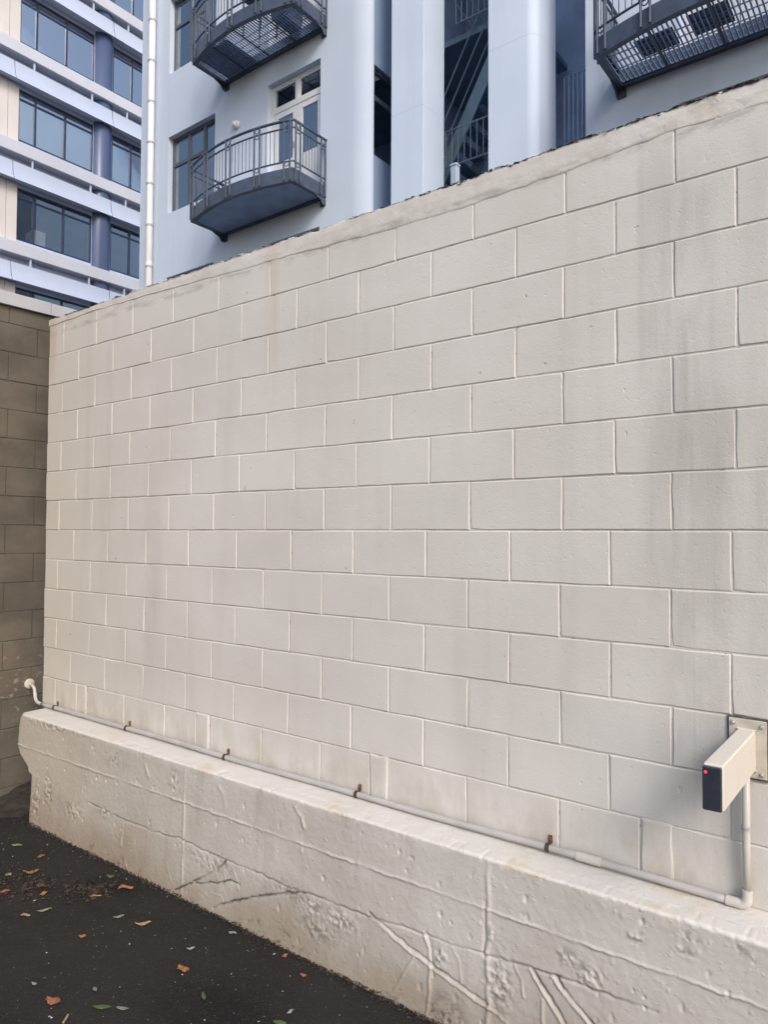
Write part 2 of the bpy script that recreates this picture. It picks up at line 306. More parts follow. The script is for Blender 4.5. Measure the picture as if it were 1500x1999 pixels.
class MB:
    def __init__(s): s.V = []; s.F = []
    def add(s, V, Fc):
        n = len(s.V); s.V += [tuple(v) for v in V]; s.F += [tuple(i+n for i in f) for f in Fc]; return s
    def box(s, x0, x1, y0, y1, z0, z1, b=0.0):
        if b <= 0:
            V = [(x, y, z) for z in (z0, z1) for y in (y0, y1) for x in (x0, x1)]
            return s.add(V, [(0, 2, 3, 1), (4, 5, 7, 6), (0, 1, 5, 4), (2, 6, 7, 3), (0, 4, 6, 2), (1, 3, 7, 5)])
        # chamfered box
        xs, ys, zs = (x0, x1), (y0, y1), (z0, z1); V = []; ix = {}
        for i in (0, 1):
            for j in (0, 1):
                for k in (0, 1):
                    p = (xs[i], ys[j], zs[k]); d = (b if i == 0 else -b, b if j == 0 else -b, b if k == 0 else -b)
                    for a in range(3):      # point lying on face 'a'
                        q = [p[t]+d[t] for t in range(3)]; q[a] = p[a]; ix[(i, j, k, a)] = len(V); V.append(tuple(q))
        Fc = []
        def face(l): Fc.append(tuple(l))
        for i in (0, 1): l = [ix[(i, j, k, 0)] for j, k in ((0, 0), (1, 0), (1, 1), (0, 1))]; face(l if i else l[::-1])
        for j in (0, 1): l = [ix[(i, j, k, 1)] for i, k in ((0, 0), (0, 1), (1, 1), (1, 0))]; face(l if j else l[::-1])
        for k in (0, 1): l = [ix[(i, j, k, 2)] for i, j in ((0, 0), (1, 0), (1, 1), (0, 1))]; face(l if k else l[::-1])
        for i in (0, 1):
            for j in (0, 1): l = [ix[(i, j, 0, 0)], ix[(i, j, 1, 0)], ix[(i, j, 1, 1)], ix[(i, j, 0, 1)]]; face(l if i != j else l[::-1])
        for i in (0, 1):
            for k in (0, 1): l = [ix[(i, 0, k, 0)], ix[(i, 1, k, 0)], ix[(i, 1, k, 2)], ix[(i, 0, k, 2)]]; face(l if i == k else l[::-1])
        for j in (0, 1):
            for k in (0, 1): l = [ix[(0, j, k, 1)], ix[(1, j, k, 1)], ix[(1, j, k, 2)], ix[(0, j, k, 2)]]; face(l if j != k else l[::-1])
        for i in (0, 1):
            for j in (0, 1):
                for k in (0, 1): l = [ix[(i, j, k, a)] for a in range(3)]; face(l if (i+j+k) % 2 else l[::-1])
        return s.add(V, Fc)
    def tube(s, P, r, n=12, caps=True):
        P = [Vector(p) for p in P]; rs = r if isinstance(r, (list, tuple)) else [r]*len(P); V = []; up = None
        for i, p in enumerate(P):
            d = (P[min(i+1, len(P)-1)]-P[max(i-1, 0)]).normalized()
            if up is None: up = Vector((0, 0, 1)) if abs(d.z) < 0.9 else Vector((1, 0, 0))
            a = (up-d*up.dot(d)).normalized(); b = d.cross(a); up = a
            for k in range(n):
                t = 2*math.pi*k/n; V.append(p+(a*math.cos(t)+b*math.sin(t))*rs[i])
        Fc = [(i*n+k, i*n+(k+1) % n, (i+1)*n+(k+1) % n, (i+1)*n+k) for i in range(len(P)-1) for k in range(n)]
        if caps: Fc += [tuple(range(n))[::-1], tuple(range((len(P)-1)*n, len(P)*n))]
        return s.add(V, Fc)
    def bar(s, p, q, w, h):               # rectangular bar, w across (horizontal), h along the other axis
        p, q = Vector(p), Vector(q); d = (q-p).normalized(); u = Vector((0, 0, 1)) if abs(d.z) < 0.95 else Vector((0, 1, 0))
        a = d.cross(u).normalized()*w/2; b = a.cross(d).normalized()*h/2
        V = [p-a-b, p+a-b, p+a+b, p-a+b, q-a-b, q+a-b, q+a+b, q-a+b]
        return s.add(V, [(0, 3, 2, 1), (4, 5, 6, 7), (0, 1, 5, 4), (1, 2, 6, 5), (2, 3, 7, 6), (3, 0, 4, 7)])
    def prism(s, prof, fn, a, b):         # profile of 2D points, fn(u, v, t) -> 3D, swept from a to b
        n = len(prof); V = [fn(u, v, a) for u, v in prof]+[fn(u, v, b) for u, v in prof]
        return s.add(V, [(i, (i+1) % n, n+(i+1) % n, n+i) for i in range(n)]+[tuple(range(n))[::-1], tuple(range(n, 2*n))])
    def build(s, name, mat, parent=None, smooth=False, kind=None, base=False):
        return obj(name, s.V, s.F, mat, parent, smooth, kind, base)
def box(name, x0, x1, y0, y1, z0, z1, mat, parent=None, b=0.0): return MB().box(x0, x1, y0, y1, z0, z1, b).build(name, mat, parent)
def smooth_angle(o, deg=35):
    me = o.data
    me.polygons.foreach_set('use_smooth', [True]*len(me.polygons)); me.set_sharp_from_angle(angle=R(deg))
    return o

def vnoise(x, y, f, seed):                # smooth value noise in about -1..1
    g = np.random.default_rng(seed).uniform(-1, 1, (257, 257))
    x = np.asarray(x)*f+37.3; y = np.asarray(y)*f+51.7
    xi = np.floor(x).astype(int); yi = np.floor(y).astype(int); fx, fy = x-xi, y-yi
    fx = fx*fx*(3-2*fx); fy = fy*fy*(3-2*fy); a = lambda i, j: g[(xi+i) % 257, (yi+j) % 257]
    return (a(0, 0)*(1-fx)+a(1, 0)*fx)*(1-fy)+(a(0, 1)*(1-fx)+a(1, 1)*fx)*fy
def fbm(x, y, f, seed, o=4, g=0.5): return sum(vnoise(x, y, f*2**k, seed+k)*g**k for k in range(o))

GZ = -1.862                                # ground level
# ------------------------------------------------------------------ ground
ga, gb = 120, 100
gm = MB(); gm.box(-60, 60, -60, 60, GZ-0.3, GZ)
ground = gm.build('ground', M['asphalt']); tag(ground, kind='structure')

# ------------------------------------------------------------------ white block wall
WX0, WX1 = -0.18, 5.8
wall = thing('block_wall', 'white painted concrete block wall standing on the concrete ledge', 'wall', (2.6, 0.09, -1.2))
OFF = {-6: -0.013, -5: -0.025, -4: -0.008, -3: -0.02, -2: -0.009, -1: -0.015, 0: 0.0, 1: 0.002, 2: 0.006, 3: 0.009, 4: 0.011, 5: 0.01, 6: 0.018}
FILL = [(0.255, 0.366), (1.468, 1.580), (2.684, 2.788), (3.884, 3.998), (5.09, 5.20)]
def make_block(x0, x1, z0, z1, y=0.0, ch=0.0044, dp=0.0046, name='block', wob=0.0007, par=wall):
    # rounded-arris block face: the outer ring lies in the joint, two rings of chamfer, then the flat face
    nx = max(2, int(round((x1-x0)/0.07))); nz = 3
    xs = np.linspace(0, 1, nx+1); zs = np.linspace(0, 1, nz+1)
    per = [(t, 0) for t in xs[:-1]]+[(1, t) for t in zs[:-1]]+[(t, 1) for t in xs[::-1][:-1]]+[(0, t) for t in zs[::-1][:-1]]
    n = len(per); V = []
    rings = ((0.0, 0.060), (0.0, dp), (ch*0.5, dp*0.38), (ch, 0.0))
    jit = RNG.normal(0, wob, (n, 2))
    q_ = RNG.uniform(0, 6.28, 3); dpv = dp*np.clip(0.80+0.30*np.sin(np.arange(n)*0.55+q_[0])+0.25*np.sin(np.arange(n)*1.3+q_[1])+RNG.normal(0, 0.10, n), 0.22, 1.2)
    if random.random() < 0.35:             # a chipped or paint-clogged corner
        jit[0] += abs(RNG.normal(0, 0.003)); 
    tilt = RNG.normal(0, 0.0006, 2)
    for k, (ins, d) in enumerate(rings):
        for i, (u, v) in enumerate(per):
            x = x0+ins+(x1-x0-2*ins)*u; z = z0+ins+(z1-z0-2*ins)*v
            if k > 0: x += jit[i, 0]; z += jit[i, 1]
            V.append((x, y+(d if k == 0 else dpv[i]*d/dp)+tilt[0]*(u-0.5)*2+tilt[1]*(v-0.5)*2, z))
    Fc = []
    for k in range(3):
        for i in range(n):
            j = (i+1) % n; Fc.append((k*n+i, k*n+j, (k+1)*n+j, (k+1)*n+i))
    c = len(V); V.append(((x0+x1)/2, y, (z0+z1)/2))
    for i in range(n): Fc.append((3*n+i, 3*n+(i+1) % n, c))
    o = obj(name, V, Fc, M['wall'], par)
    return o
JW = 0.0016
for r in range(-6, 7):
    par = r % 2
    js = [WX0+random.uniform(-0.004, 0.007)]
    for c in range(0, 34):
        if c % 2 == par and c >= 0:
            js.append(c*0.2+OFF[r]+random.uniform(-0.0018, 0.0018))
    js = [j for j in js if j < WX1-0.03]+[WX1]
    zb, ztp = r*0.2+JW, (r+1)*0.2-JW
    if r == 6: ztp = 1.452
    for a, b in zip(js[:-1], js[1:]):
        segs = [(a, b)]
        if r == -6:
            for f0, f1 in FILL:
                if a < f1-0.02 and b > f0+0.02:
                    segs = [(a, f0)]+([] if b-f1 < 0.05 else [(f1, b)])
        for s0, s1 in segs:
            make_block(s0+JW, s1-JW, zb, ztp, abs(random.gauss(0, 0.0006)))
for f0, f1 in FILL:                        # mortared-in cleanout pieces of the first course
    make_block(f0+0.001, f1-0.001, -1.199, -0.995, -0.0035, 0.010, 0.007, 'filler_block', 0.0016)
mb = MB(); mb.box(WX0+0.006, WX1-0.004, 0.0040, 0.19, -1.3, 1.453)
mortar = mb.build('mortar', M['joint'], wall)
# rough mortar cap along the top, a ragged strip with a broken upper edge
def cap():
    nx = 1300; xs = np.linspace(WX0+0.001, WX1, nx)
    lowz = np.interp(xs, [-0.2, 0.48, 1.2, 2.0, 3.05, 3.6, 4.0, 4.6, 5.8], [1.418, 1.424, 1.402, 1.378, 1.340, 1.352, 1.378, 1.37, 1.36])
    lowz = lowz+0.006*vnoise(xs, xs*0, 2.6, 3)+0.004*vnoise(xs, xs*0, 17, 4)
    top = 1.470+0.0035*vnoise(xs, xs*0, 2.0, 5)+0.003*vnoise(xs, xs*0, 14, 6)+0.004*np.minimum(0, vnoise(xs, xs*0, 45, 7))
    top -= 0.012*np.clip(vnoise(xs, xs*0, 2.3, 8)*vnoise(xs, xs*0, 17, 9)*2.4, 0, 1)
    rows = []
    nt_ = 20
    rough = 0.35+0.65*np.clip(vnoise(xs, xs*0, 1.3, 12)+0.4, 0, 1)
    for k in range(nt_+1):
        t = k/nt_; z = lowz+(top-lowz)*t
        y = -0.0014-0.0012*math.sin(math.pi*min(1, t*1.1))+rough*(0.0022*fbm(xs, z, 22, 20, 4)+0.0012*vnoise(xs, z, 5, 31))
        y = y-0.0014*np.exp(-((t-0.10)/0.09)**2)*np.clip(vnoise(xs, xs*0, 2.2, 14)+0.35, 0, 1)
        if k == 0: y = y*0+0.003
        if k == 1: y = y*0.6
        if k == nt_-1: y = y+0.0015
        if k == nt_: y = y+0.006
        rows.append(np.stack([xs, y, z], 1))
    rows.append(np.stack([xs, xs*0+0.03, top+0.003*vnoise(xs, xs*0, 30, 41)], 1))
    rows.append(np.stack([xs, xs*0+0.10, top+0.004], 1)); rows.append(np.stack([xs, xs*0+0.19, top-0.004], 1))
    rows.append(np.stack([xs, xs*0+0.19, lowz*0+1.35], 1))
    V = np.concatenate(rows); m_ = len(rows)
    Fc = [(k*nx+i, k*nx+i+1, (k+1)*nx+i+1, (k+1)*nx+i) for k in range(m_-1) for i in range(nx-1)]
    Fc += [tuple(k*nx for k in range(m_))[::-1]]
    o = obj('mortar_cap', V, Fc, M['wall'], wall); smooth_angle(o, 70)
    cb = MB(); rg = random.Random(5)           # black crust stuck along the upper arris
    for _ in range(2300):
        i = rg.randrange(nx); x = xs[i]
        q = vnoise(np.array([x]), np.array([0.0]), 1.9, 77)[0]+0.5*vnoise(np.array([x]), np.array([3.0]), 7, 78)[0]+(0.15 if x > 2.5 else 0)
        if q < 0.06 and rg.random() < 0.90: continue
        s = rg.uniform(0.003, 0.0085); z = top[i]-0.001-abs(rg.gauss(0, 0.004)); y = rg.uniform(-0.0035, 0.012)
        P = [(x+rg.uniform(-s, s)*2.4, y+rg.uniform(-s, s), z+rg.uniform(-0.4, 0.25)*s) for _ in range(5)]
        cb.add(P, [(0, 1, 2), (0, 2, 3), (0, 3, 4), (1, 2, 4), (1, 3, 4), (2, 3, 4)])
    cb.build('mould_crust', M['crust'], wall, kind='stuff')
cap()

# ------------------------------------------------------------------ concrete ledge (sculpted relief)
def ledge():
    root = thing('concrete_ledge', 'low cream painted concrete ledge running along the foot of the block wall', 'ledge', (2.6, -0.1, GZ))
    X1 = 5.3
    prof = []
    for z in np.linspace(GZ-0.02, -1.2135, 178): prof.append((-0.226+0.030*(z-GZ)/0.65, z, 0))
    y0 = prof[-1][0]
    for a in np.linspace(0, 90, 7)[1:]: prof.append((y0+0.012*(1-math.cos(R(a))), -1.2135+0.0115*math.sin(R(a)), 1))
    for y in np.linspace(y0+0.018, 0.012, 34): prof.append((y, -1.202+0.004*(y-y0), 2))
    prof = np.array(prof); nt_ = len(prof); nx = 1300
    u = np.linspace(0, 1, nx)
    z = prof[:, 1]
    # left end: overhanging shoulder above, set back below
    xl = np.interp(z, [-2, -1.56, -1.545, -1.52, -1.46, -1.42, -1.30, -1.235, -1.20, -1.19], [0.085, 0.075, 0.030, 0.025, -0.085, -0.115, -0.125, -0.115, -0.085, -0.08])
    xl = np.where(prof[:, 2] == 2, -0.085+0.0*z, xl) + 0.006*vnoise(z, z*0, 14, 60)
    U, T = np.meshgrid(u, np.arange(nt_), indexing='ij')
    XX = xl[T]+U*(X1-xl[T]); YY = prof[T, 0]; ZZ = prof[T, 1]
    s = np.concatenate([[0], np.cumsum(np.hypot(np.diff(prof[:, 0]), np.diff(prof[:, 1])))]); SS = s[T]
    H = 0.0018*fbm(XX, SS, 1.6, 100, 3)+0.0008*fbm(XX, SS, 9, 110, 4)+0.0005*fbm(XX, SS, 60, 120, 2)
    wx = XX+0.004*vnoise(XX, ZZ, 22, 130); wz = ZZ+0.0035*vnoise(XX, ZZ, 26, 131)+0.0025*vnoise(XX, ZZ, 70, 132)
    def dist(pts):
        D = np.full(XX.shape, 9.0); A = np.zeros(XX.shape)
        for (ax, az), (bx, bz) in zip(pts[:-1], pts[1:]):
            lo_x, hi_x = min(ax, bx)-0.06, max(ax, bx)+0.06
            dx, dz = bx-ax, bz-az; L = dx*dx+dz*dz+1e-9
            t = np.clip(((wx-ax)*dx+(wz-az)*dz)/L, 0, 1)
            px, pz = wx-(ax+t*dx), wz-(az+t*dz); d = np.hypot(px, pz)
            sd = np.sign(pz*abs(dx)-px*dz*np.sign(dx if dx else 1)); A = np.where(d < D, sd, A); D = np.minimum(D, d)
        return D, A
    face = ZZ < -1.216
    amp = 0.6+0.5*vnoise(XX, ZZ, 12, 140)
    DIRT = np.zeros(XX.shape)
    def ridge(pts, w, h):
        nonlocal H, DIRT
        D, A = dist(pts); w, h = (w*0.66, h*0.58) if h > 0.0066 else (w, h)
        H = H+np.where(face, h*amp*np.exp(-(D/w)**2), 0)
        if h < -0.008:
            DIRT = np.maximum(DIRT, face*np.exp(-(D/0.0045)**2)*np.clip(0.55+1.3*vnoise(XX, ZZ, 9, 141)+0.6*vnoise(XX, ZZ, 40, 142), 0, 1)*(0.55 if len(pts) > 8 else 1))
    def step(pts, w, h):                   # stuff above the line stands out, fading upward
        nonlocal H
        D, A = dist(pts); H = H+np.where(face, h*amp*np.exp(-D/w)*(A > 0), 0)
    # boarding line and cold joints
    ridge([(-0.12, -1.404), (1.0, -1.394), (2.2, -1.388), (3.39, -1.384), (5.8, -1.372)], 0.0050, 0.0052)
    step([(-0.12, -1.406), (1.0, -1.396), (2.2, -1.390), (3.39, -1.386), (5.8, -1.374)], 0.020, 0.0016)
    ridge([(1.633, -1.22), (1.645, -1.5), (1.652, -1.90)], 0.0070, 0.0050)
    ridge([(3.395, -1.20), (3.40, -1.45), (3.412, -1.90)], 0.0085, 0.0060)
    ridge([(3.384, -1.36), (3.386, -1.55)], 0.006, -0.007)
    ridge([(1.12, -1.62), (1.122, -1.74)], 0.005, 0.006)
    l2 = [(0.78, -1.583), (1.089, -1.595), (1.395, -1.595), (1.612, -1.577), (1.854, -1.588), (2.077, -1.588), (2.217, -1.585), (2.382, -1.594), (2.626, -1.581), (2.85, -1.575), (3.054, -1.559), (3.22, -1.555), (3.385, -1.543), (3.55, -1.528), (3.70, -1.520), (4.0, -1.505)]
    ridge(l2, 0.0045, -0.0085); step(l2, 0.03, 0.0022)
    for pts, w, h in (
        ([(1.597, -1.838), (1.719, -1.769), (1.894, -1.664), (1.968, -1.594)], 0.0042, -0.016),
        ([(1.739, -1.763), (1.932, -1.707), (2.006, -1.673), (2.078, -1.676)], 0.0042, -0.015),
        ([(1.897, -1.835), (2.044, -1.758), (2.252, -1.667), (2.492, -1.589)], 0.0048, -0.018),
        ([(1.52, -1.72), (1.56, -1.80)], 0.005, 0.007), ([(1.95, -1.61), (1.975, -1.68)], 0.004, 0.007), ([(2.02, -1.60), (2.075, -1.70)], 0.005, 0.007),
        ([(1.88, -1.77), (1.95, -1.765), (1.985, -1.80)], 0.005, 0.007), ([(1.86, -1.61), (1.90, -1.66)], 0.004, 0.007),
        ([(2.844, -1.572), (2.967, -1.614), (3.079, -1.649), (3.243, -1.692), (3.396, -1.722), (3.52, -1.75)], 0.007, 0.011),
        ([(2.856, -1.560), (2.975, -1.602), (3.087, -1.637), (3.25, -1.680), (3.40, -1.71)], 0.005, -0.014),
        ([(3.122, -1.553), (3.146, -1.603), (3.156, -1.677), (3.147, -1.87)], 0.008, 0.011), ([(3.137, -1.55), (3.162, -1.61), (3.170, -1.70)], 0.005, -0.008),
        ([(3.079, -1.659), (2.968, -1.86)], 0.005, 0.006), ([(3.243, -1.547), (3.283, -1.603), (3.294, -1.683)], 0.007, 0.009),
        ([(3.504, -1.534), (3.534, -1.576), (3.548, -1.633)], 0.006, 0.008), ([(3.568, -1.534), (3.625, -1.594), (3.69, -1.668), (3.78, -1.78)], 0.007, 0.011),
        ([(3.580, -1.528), (3.637, -1.586), (3.70, -1.66)], 0.005, -0.009),
        ([(3.65, -1.53), (3.717, -1.585), (3.797, -1.645), (3.9, -1.72)], 0.008, 0.012), ([(3.662, -1.522), (3.73, -1.577), (3.81, -1.637)], 0.005, -0.010),
        ([(3.619, -1.614), (3.619, -1.75)], 0.005, 0.006), ([(2.30, -1.47), (2.31, -1.51)], 0.005, 0.008), ([(1.9, -1.26), (1.94, -1.30), (1.95, -1.35)], 0.01, 0.005),
        ([(2.42, -1.24), (2.46, -1.27), (2.48, -1.31)], 0.008, 0.006), ([(1.30, -1.27), (1.33, -1.32)], 0.010, 0.005)):
        ridge(pts, w, h)
    # patches of rough, honeycombed concrete and paint scabs
    for cx, cz, rx, rz, h in ((2.53, -1.635, 0.08, 0.05, 0.010), (2.70, -1.64, 0.09, 0.045, 0.010), (2.58, -1.72, 0.12, 0.05, 0.007), (1.86, -1.63, 0.16, 0.04, 0.008), (2.40, -1.61, 0.1, 0.03, 0.006),
                              (3.45, -1.63, 0.055, 0.11, 0.012), (3.70, -1.45, 0.04, 0.03, 0.012), (3.78, -1.475, 0.05, 0.035, 0.014), (3.20, -1.62, 0.03, 0.04, 0.011), (3.41, -1.46, 0.015, 0.04, 0.010),
                              (3.93, -1.31, 0.03, 0.02, 0.012), (4.08, -1.30, 0.03, 0.02, 0.008), (4.09, -1.255, 0.04, 0.02, 0.006), (4.25, -1.235, 0.035, 0.018, 0.007), (0.32, -1.62, 0.05, 0.10, 0.010), (0.18, -1.72, 0.05, 0.14, 0.012),
                              (0.62, -1.67, 0.10, 0.05, 0.008), (0.95, -1.60, 0.08, 0.03, 0.008), (1.55, -1.30, 0.05, 0.06, 0.006), (1.0, -1.30, 0.10, 0.04, 0.004), (0.28, -1.23, 0.30, 0.02, 0.010), (3.30, -1.87, 0.10, 0.06, 0.010)):
        q = ((XX-cx)/rx)**2+((ZZ-cz)/rz)**2; n = np.clip(fbm(XX, ZZ, 62, int(cx*100), 3)*1.1, -0.6, 1)
        H = H+0.50*h*np.exp(-q*1.2)*n; DIRT = np.maximum(DIRT, 0.7*np.exp(-q*1.2)*np.clip(-n*1.6-0.15, 0, 1))
    rg = random.Random(21)
    for _ in range(240):                   # bug holes and blobs
        cx, cz = rg.uniform(0.1, 5.2), rg.uniform(-1.84, -1.24); rr = rg.uniform(0.003, 0.0085)*(1.5 if rg.random() < 0.12 else 1); h = rg.choice((-1, -1, -1, 0.6))*rg.uniform(0.002, 0.0055)
        i0, i1 = np.searchsorted(u, ((cx-0.05)/5.42, (cx+0.25)/5.42)); sl_ = slice(max(0, i0-10), min(nx, i1+10))
        H[sl_] += h*np.exp(-(((XX[sl_]-cx)/rr)**2+((ZZ[sl_]-cz)/(rr*rg.uniform(1, 2)))**2)**2)
    # chipped arris
    ar = np.exp(-((ZZ+1.206)/0.014)**2)*(YY < -0.13)
    H = H-ar*(0.0025*np.clip(vnoise(XX, XX*0, 5, 150), -0.4, 1)+0.0045*np.clip(vnoise(XX, ZZ, 26, 151)-0.25, 0, 1)+0.004*np.clip(vnoise(XX, ZZ, 70, 152)-0.3, 0, 1))
    # normals of the profile
    ty, tz = np.gradient(prof[:, 0]), np.gradient(prof[:, 1]); L = np.hypot(ty, tz); ny, nz = -tz/L, ty/L
    ny, nz = np.where(ny > 0, -ny, ny), np.where(nz < 0, -nz, nz)
    Y = YY+H*ny[T]; Z = ZZ+H*nz[T]
    Y = np.where(T == nt_-1, 0.012, Y)
    e = np.clip((XX-xl[T])/0.05, 0, 1); Y = Y+np.where(prof[T, 2] < 2, 0.045*(1-np.sqrt(1-(1-e)**2)), 0)
    V = np.stack([XX, Y, Z], -1).reshape(-1, 3)
    idx = np.arange(nx*nt_).reshape(nx, nt_)
    Fq = np.stack([idx[:-1, :-1], idx[1:, :-1], idx[1:, 1:], idx[:-1, 1:]], -1).reshape(-1, 4)
    # left end face
    lo = V[idx[0]].copy(); b0 = len(V); back = lo.copy(); back[:, 1] = 0.012; midl = (lo+back)/2; midl[:, 0] += 0.004*vnoise(lo[:, 2], lo[:, 2]*0, 30, 161)-0.006
    V = np.concatenate([V, midl, back])
    Fe = [(b0+k, idx[0, k], idx[0, k+1], b0+k+1) for k in range(nt_-1)]+[(b0+nt_+k, b0+k, b0+k+1, b0+nt_+k+1) for k in range(nt_-1)]
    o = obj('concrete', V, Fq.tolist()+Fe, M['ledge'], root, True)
    if len(o.data.vertices) == len(V):
        d_ = np.zeros(len(V), np.float32); d_[:DIRT.size] = DIRT.reshape(-1)
        o.data.attributes.new('dirt', 'FLOAT', 'POINT').data.foreach_set('value', d_)
    return root
ledge()

# ------------------------------------------------------------------ dark side wall
SX = -0.38
side = thing('side_wall', 'unpainted brown concrete block wall at the left edge', 'wall', (SX-0.1, -0.8, GZ))
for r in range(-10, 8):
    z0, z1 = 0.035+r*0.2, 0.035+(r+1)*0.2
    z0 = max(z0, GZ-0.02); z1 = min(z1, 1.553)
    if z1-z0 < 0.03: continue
    j = (-0.178 if r % 2 else 0.022); ys = [-4.2]+[j+0.4*k for k in range(-10, 3)]; ys = sorted(y for y in ys if -4.2 <= y < 0.58)+[0.6]  # wall run on out of view to cut light from the left
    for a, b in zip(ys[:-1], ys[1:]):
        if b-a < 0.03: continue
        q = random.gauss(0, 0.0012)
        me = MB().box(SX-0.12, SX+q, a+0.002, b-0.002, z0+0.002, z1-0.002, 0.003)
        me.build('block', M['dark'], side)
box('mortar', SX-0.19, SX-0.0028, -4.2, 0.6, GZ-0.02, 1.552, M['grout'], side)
cop = MB()
cop.prism([(SX+0.030, 1.556), (SX+0.030, 1.640), (SX+0.022, 1.646), (SX-0.22, 1.650), (SX-0.22, 1.556)], lambda u, v, t: (u, t, v), -4.2, 0.10).build('coping', M['coping'], side)
cop = MB(); cop.prism([(SX+0.028, 1.557), (SX+0.028, 1.638), (SX+0.020, 1.644), (SX-0.22, 1.648), (SX-0.22, 1.557)], lambda u, v, t: (u, t, v), 0.1035, 0.6).build('coping', M['coping'], side)

# ------------------------------------------------------------------ conduit along the ledge
pr = 0.0125
cond = thing('conduit', 'grey plastic conduit pipe clipped along the top of the ledge', 'pipe', (2.0, -0.02, -1.2))
PY, PZ = -0.024, -1.1835
def wav(x): return PZ+0.003*math.sin(x*2.1)+0.002*math.sin(x*5.3+1)
MB().tube([(x, PY, wav(x)) for x in np.linspace(-0.14, 3.70, 60)], pr, 14).build('pipe', M['pipe'], cond, True)
MB().tube([(x, PY, wav(x)) for x in np.linspace(3.70, 4.185, 10)], pr, 14).build('pipe', M['pipe'], cond, True)
smooth_angle(MB().tube([(3.665, PY, wav(3.68)), (3.755, PY, wav(3.74))], pr+0.0035, 16).build('coupling', M['pipew'], cond))
smooth_angle(MB().tube([(4.165, PY, PZ), (4.20, PY, PZ)], pr+0.0035, 16).build('coupling', M['pipew'], cond))
el = [(4.195, PY, PZ)]+[(4.205+0.022*math.sin(R(a)), PY, PZ+0.022-0.022*math.cos(R(a))) for a in range(0, 91, 10)]+[(4.227, PY, PZ+0.05)]
smooth_angle(MB().tube(el, pr+0.004, 16).build('elbow', M['pipew'], cond))
MB().tube([(4.227, PY, PZ+0.04), (4.226, PY-0.003, -1.0), (4.228, PY-0.006, -0.74)], pr-0.0005, 14).build('riser', M['pipew'], cond, True)
smooth_angle(MB().tube([(4.2265, PY-0.003, -0.945), (4.2265, PY-0.003, -0.935)], pr+0.0025, 14).build('strap', M['pipe'], cond))
def clip(x):
    z = wav(x); r1, r2 = pr+0.0005, pr+0.0035; w = 0.0075
    prof = [(-math.cos(R(a))*r2, math.sin(R(a))*r2) for a in range(-60, 241, 20)]
    pin = [(-math.cos(R(a))*r1, math.sin(R(a))*r1) for a in range(-60, 241, 20)][::-1]
    s = MB()
    ring = prof+pin; n = len(prof)
    V = [(x+dx, PY+u, z+v) for dx in (-w, w) for u, v in ring]; N = len(ring)
    Fc = [(i, (i+1) % N, N+(i+1) % N, N+i) for i in range(N)]
    for i in range(n-1):
        Fc += [(i, N-1-i, N-2-i, i+1), (N+i, N+i+1, N+N-2-i, N+N-1-i)]
    s.add(V, Fc); c = s.build('clip', M['rustd'], cond)
    t = MB().box(x-w, x+w*1.1, -0.006, 0.002, z+pr-0.002, z+pr+0.026, 0.001); t.build('clip_tab', M['rust'], c)
    smooth_angle(MB().tube([(x, -0.005, z+pr+0.015), (x, -0.0105, z+pr+0.015)], [0.0055, 0.004], 8).build('screw', M['rust'], c))
for x in (0.03, 0.855, 1.742, 2.632, 3.552): clip(x)
bend = [(-0.13, PY, PZ), (-0.17, PY, PZ+0.001), (-0.215, -0.020, PZ+0.006), (-0.245, -0.014, PZ+0.024), (-0.262, -0.008, PZ+0.052), (-0.282, -0.002, PZ+0.080), (-0.315, 0.004, PZ+0.098), (-0.37, 0.008, PZ+0.103)]
bs = []
for i in range(len(bend)-1):
    for k in range(4): bs.append(Vector(bend[i]).lerp(Vector(bend[i+1]), k/4))
bs.append(Vector(bend[-1]))
for _ in range(3): bs = [bs[0]]+[(bs[i-1]+bs[i]*2+bs[i+1])/4 for i in range(1, len(bs)-1)]+[bs[-1]]
MB().tube(bs, 0.0115, 12).build('bend', M['pipew'], cond, True)
pl = MB()
for i in range(1): pl.tube([(SX+0.001, 0.009, -1.080), (SX+0.012, 0.009, -1.080), (SX+0.020, 0.009, -1.080)], [0.036, 0.034, 0.022], 18)
smooth_angle(pl.build('grommet', M['plate'], cond))

# ------------------------------------------------------------------ card reader on its arm
rd = thing('card_reader', 'cream box-section arm with black card reader and red light bolted to the wall', 'card reader', (4.23, -0.2, -0.7))
pt = MB().box(4.1745, 4.2845, -0.0105, -0.0005, -0.786, -0.604, 0.0015).build('plate', M['plate'], rd)
gk = MB()
for a in ((4.170, 4.2895, -0.602, -0.597), (4.170, 4.2895, -0.793, -0.788), (4.1690, 4.1735, -0.786, -0.603), (4.2855, 4.2895, -0.786, -0.603)): gk.box(a[0], a[1], -0.0055, 0.001, a[2], a[3])
gk.build('sealant', M['crust'], rd)
for bx, bz in ((4.188, -0.617), (4.2715, -0.620), (4.188, -0.771), (4.2705, -0.771)):
    smooth_angle(MB().tube([(bx, -0.010, bz), (bx, -0.0125, bz)], 0.0085, 12).tube([(bx, -0.012, bz), (bx, -0.0175, bz), (bx, -0.020, bz)], [0.0058, 0.0052, 0.003], 10).build('bolt', M['bolt'], rd))
AL, ax0, ax1, az0, az1 = -0.452, 4.2005, 4.2535, -0.760, -0.6355
MB().box(ax0, ax1, AL, -0.0104, az0, az1, 0.004).build('arm', M['cream'], rd)
fc = MB().box(ax0+0.0005, ax1-0.004, AL-0.013, AL+0.001, az0+0.0015, az1-0.006, 0.003).build('reader_face', M['black'], rd)
smooth_angle(MB().tube([(ax0+0.0095, AL-0.0125, az1-0.021), (ax0+0.0095, AL-0.0145, az1-0.021)], [0.0045, 0.0038], 12).build('red_light', M['led'], fc))
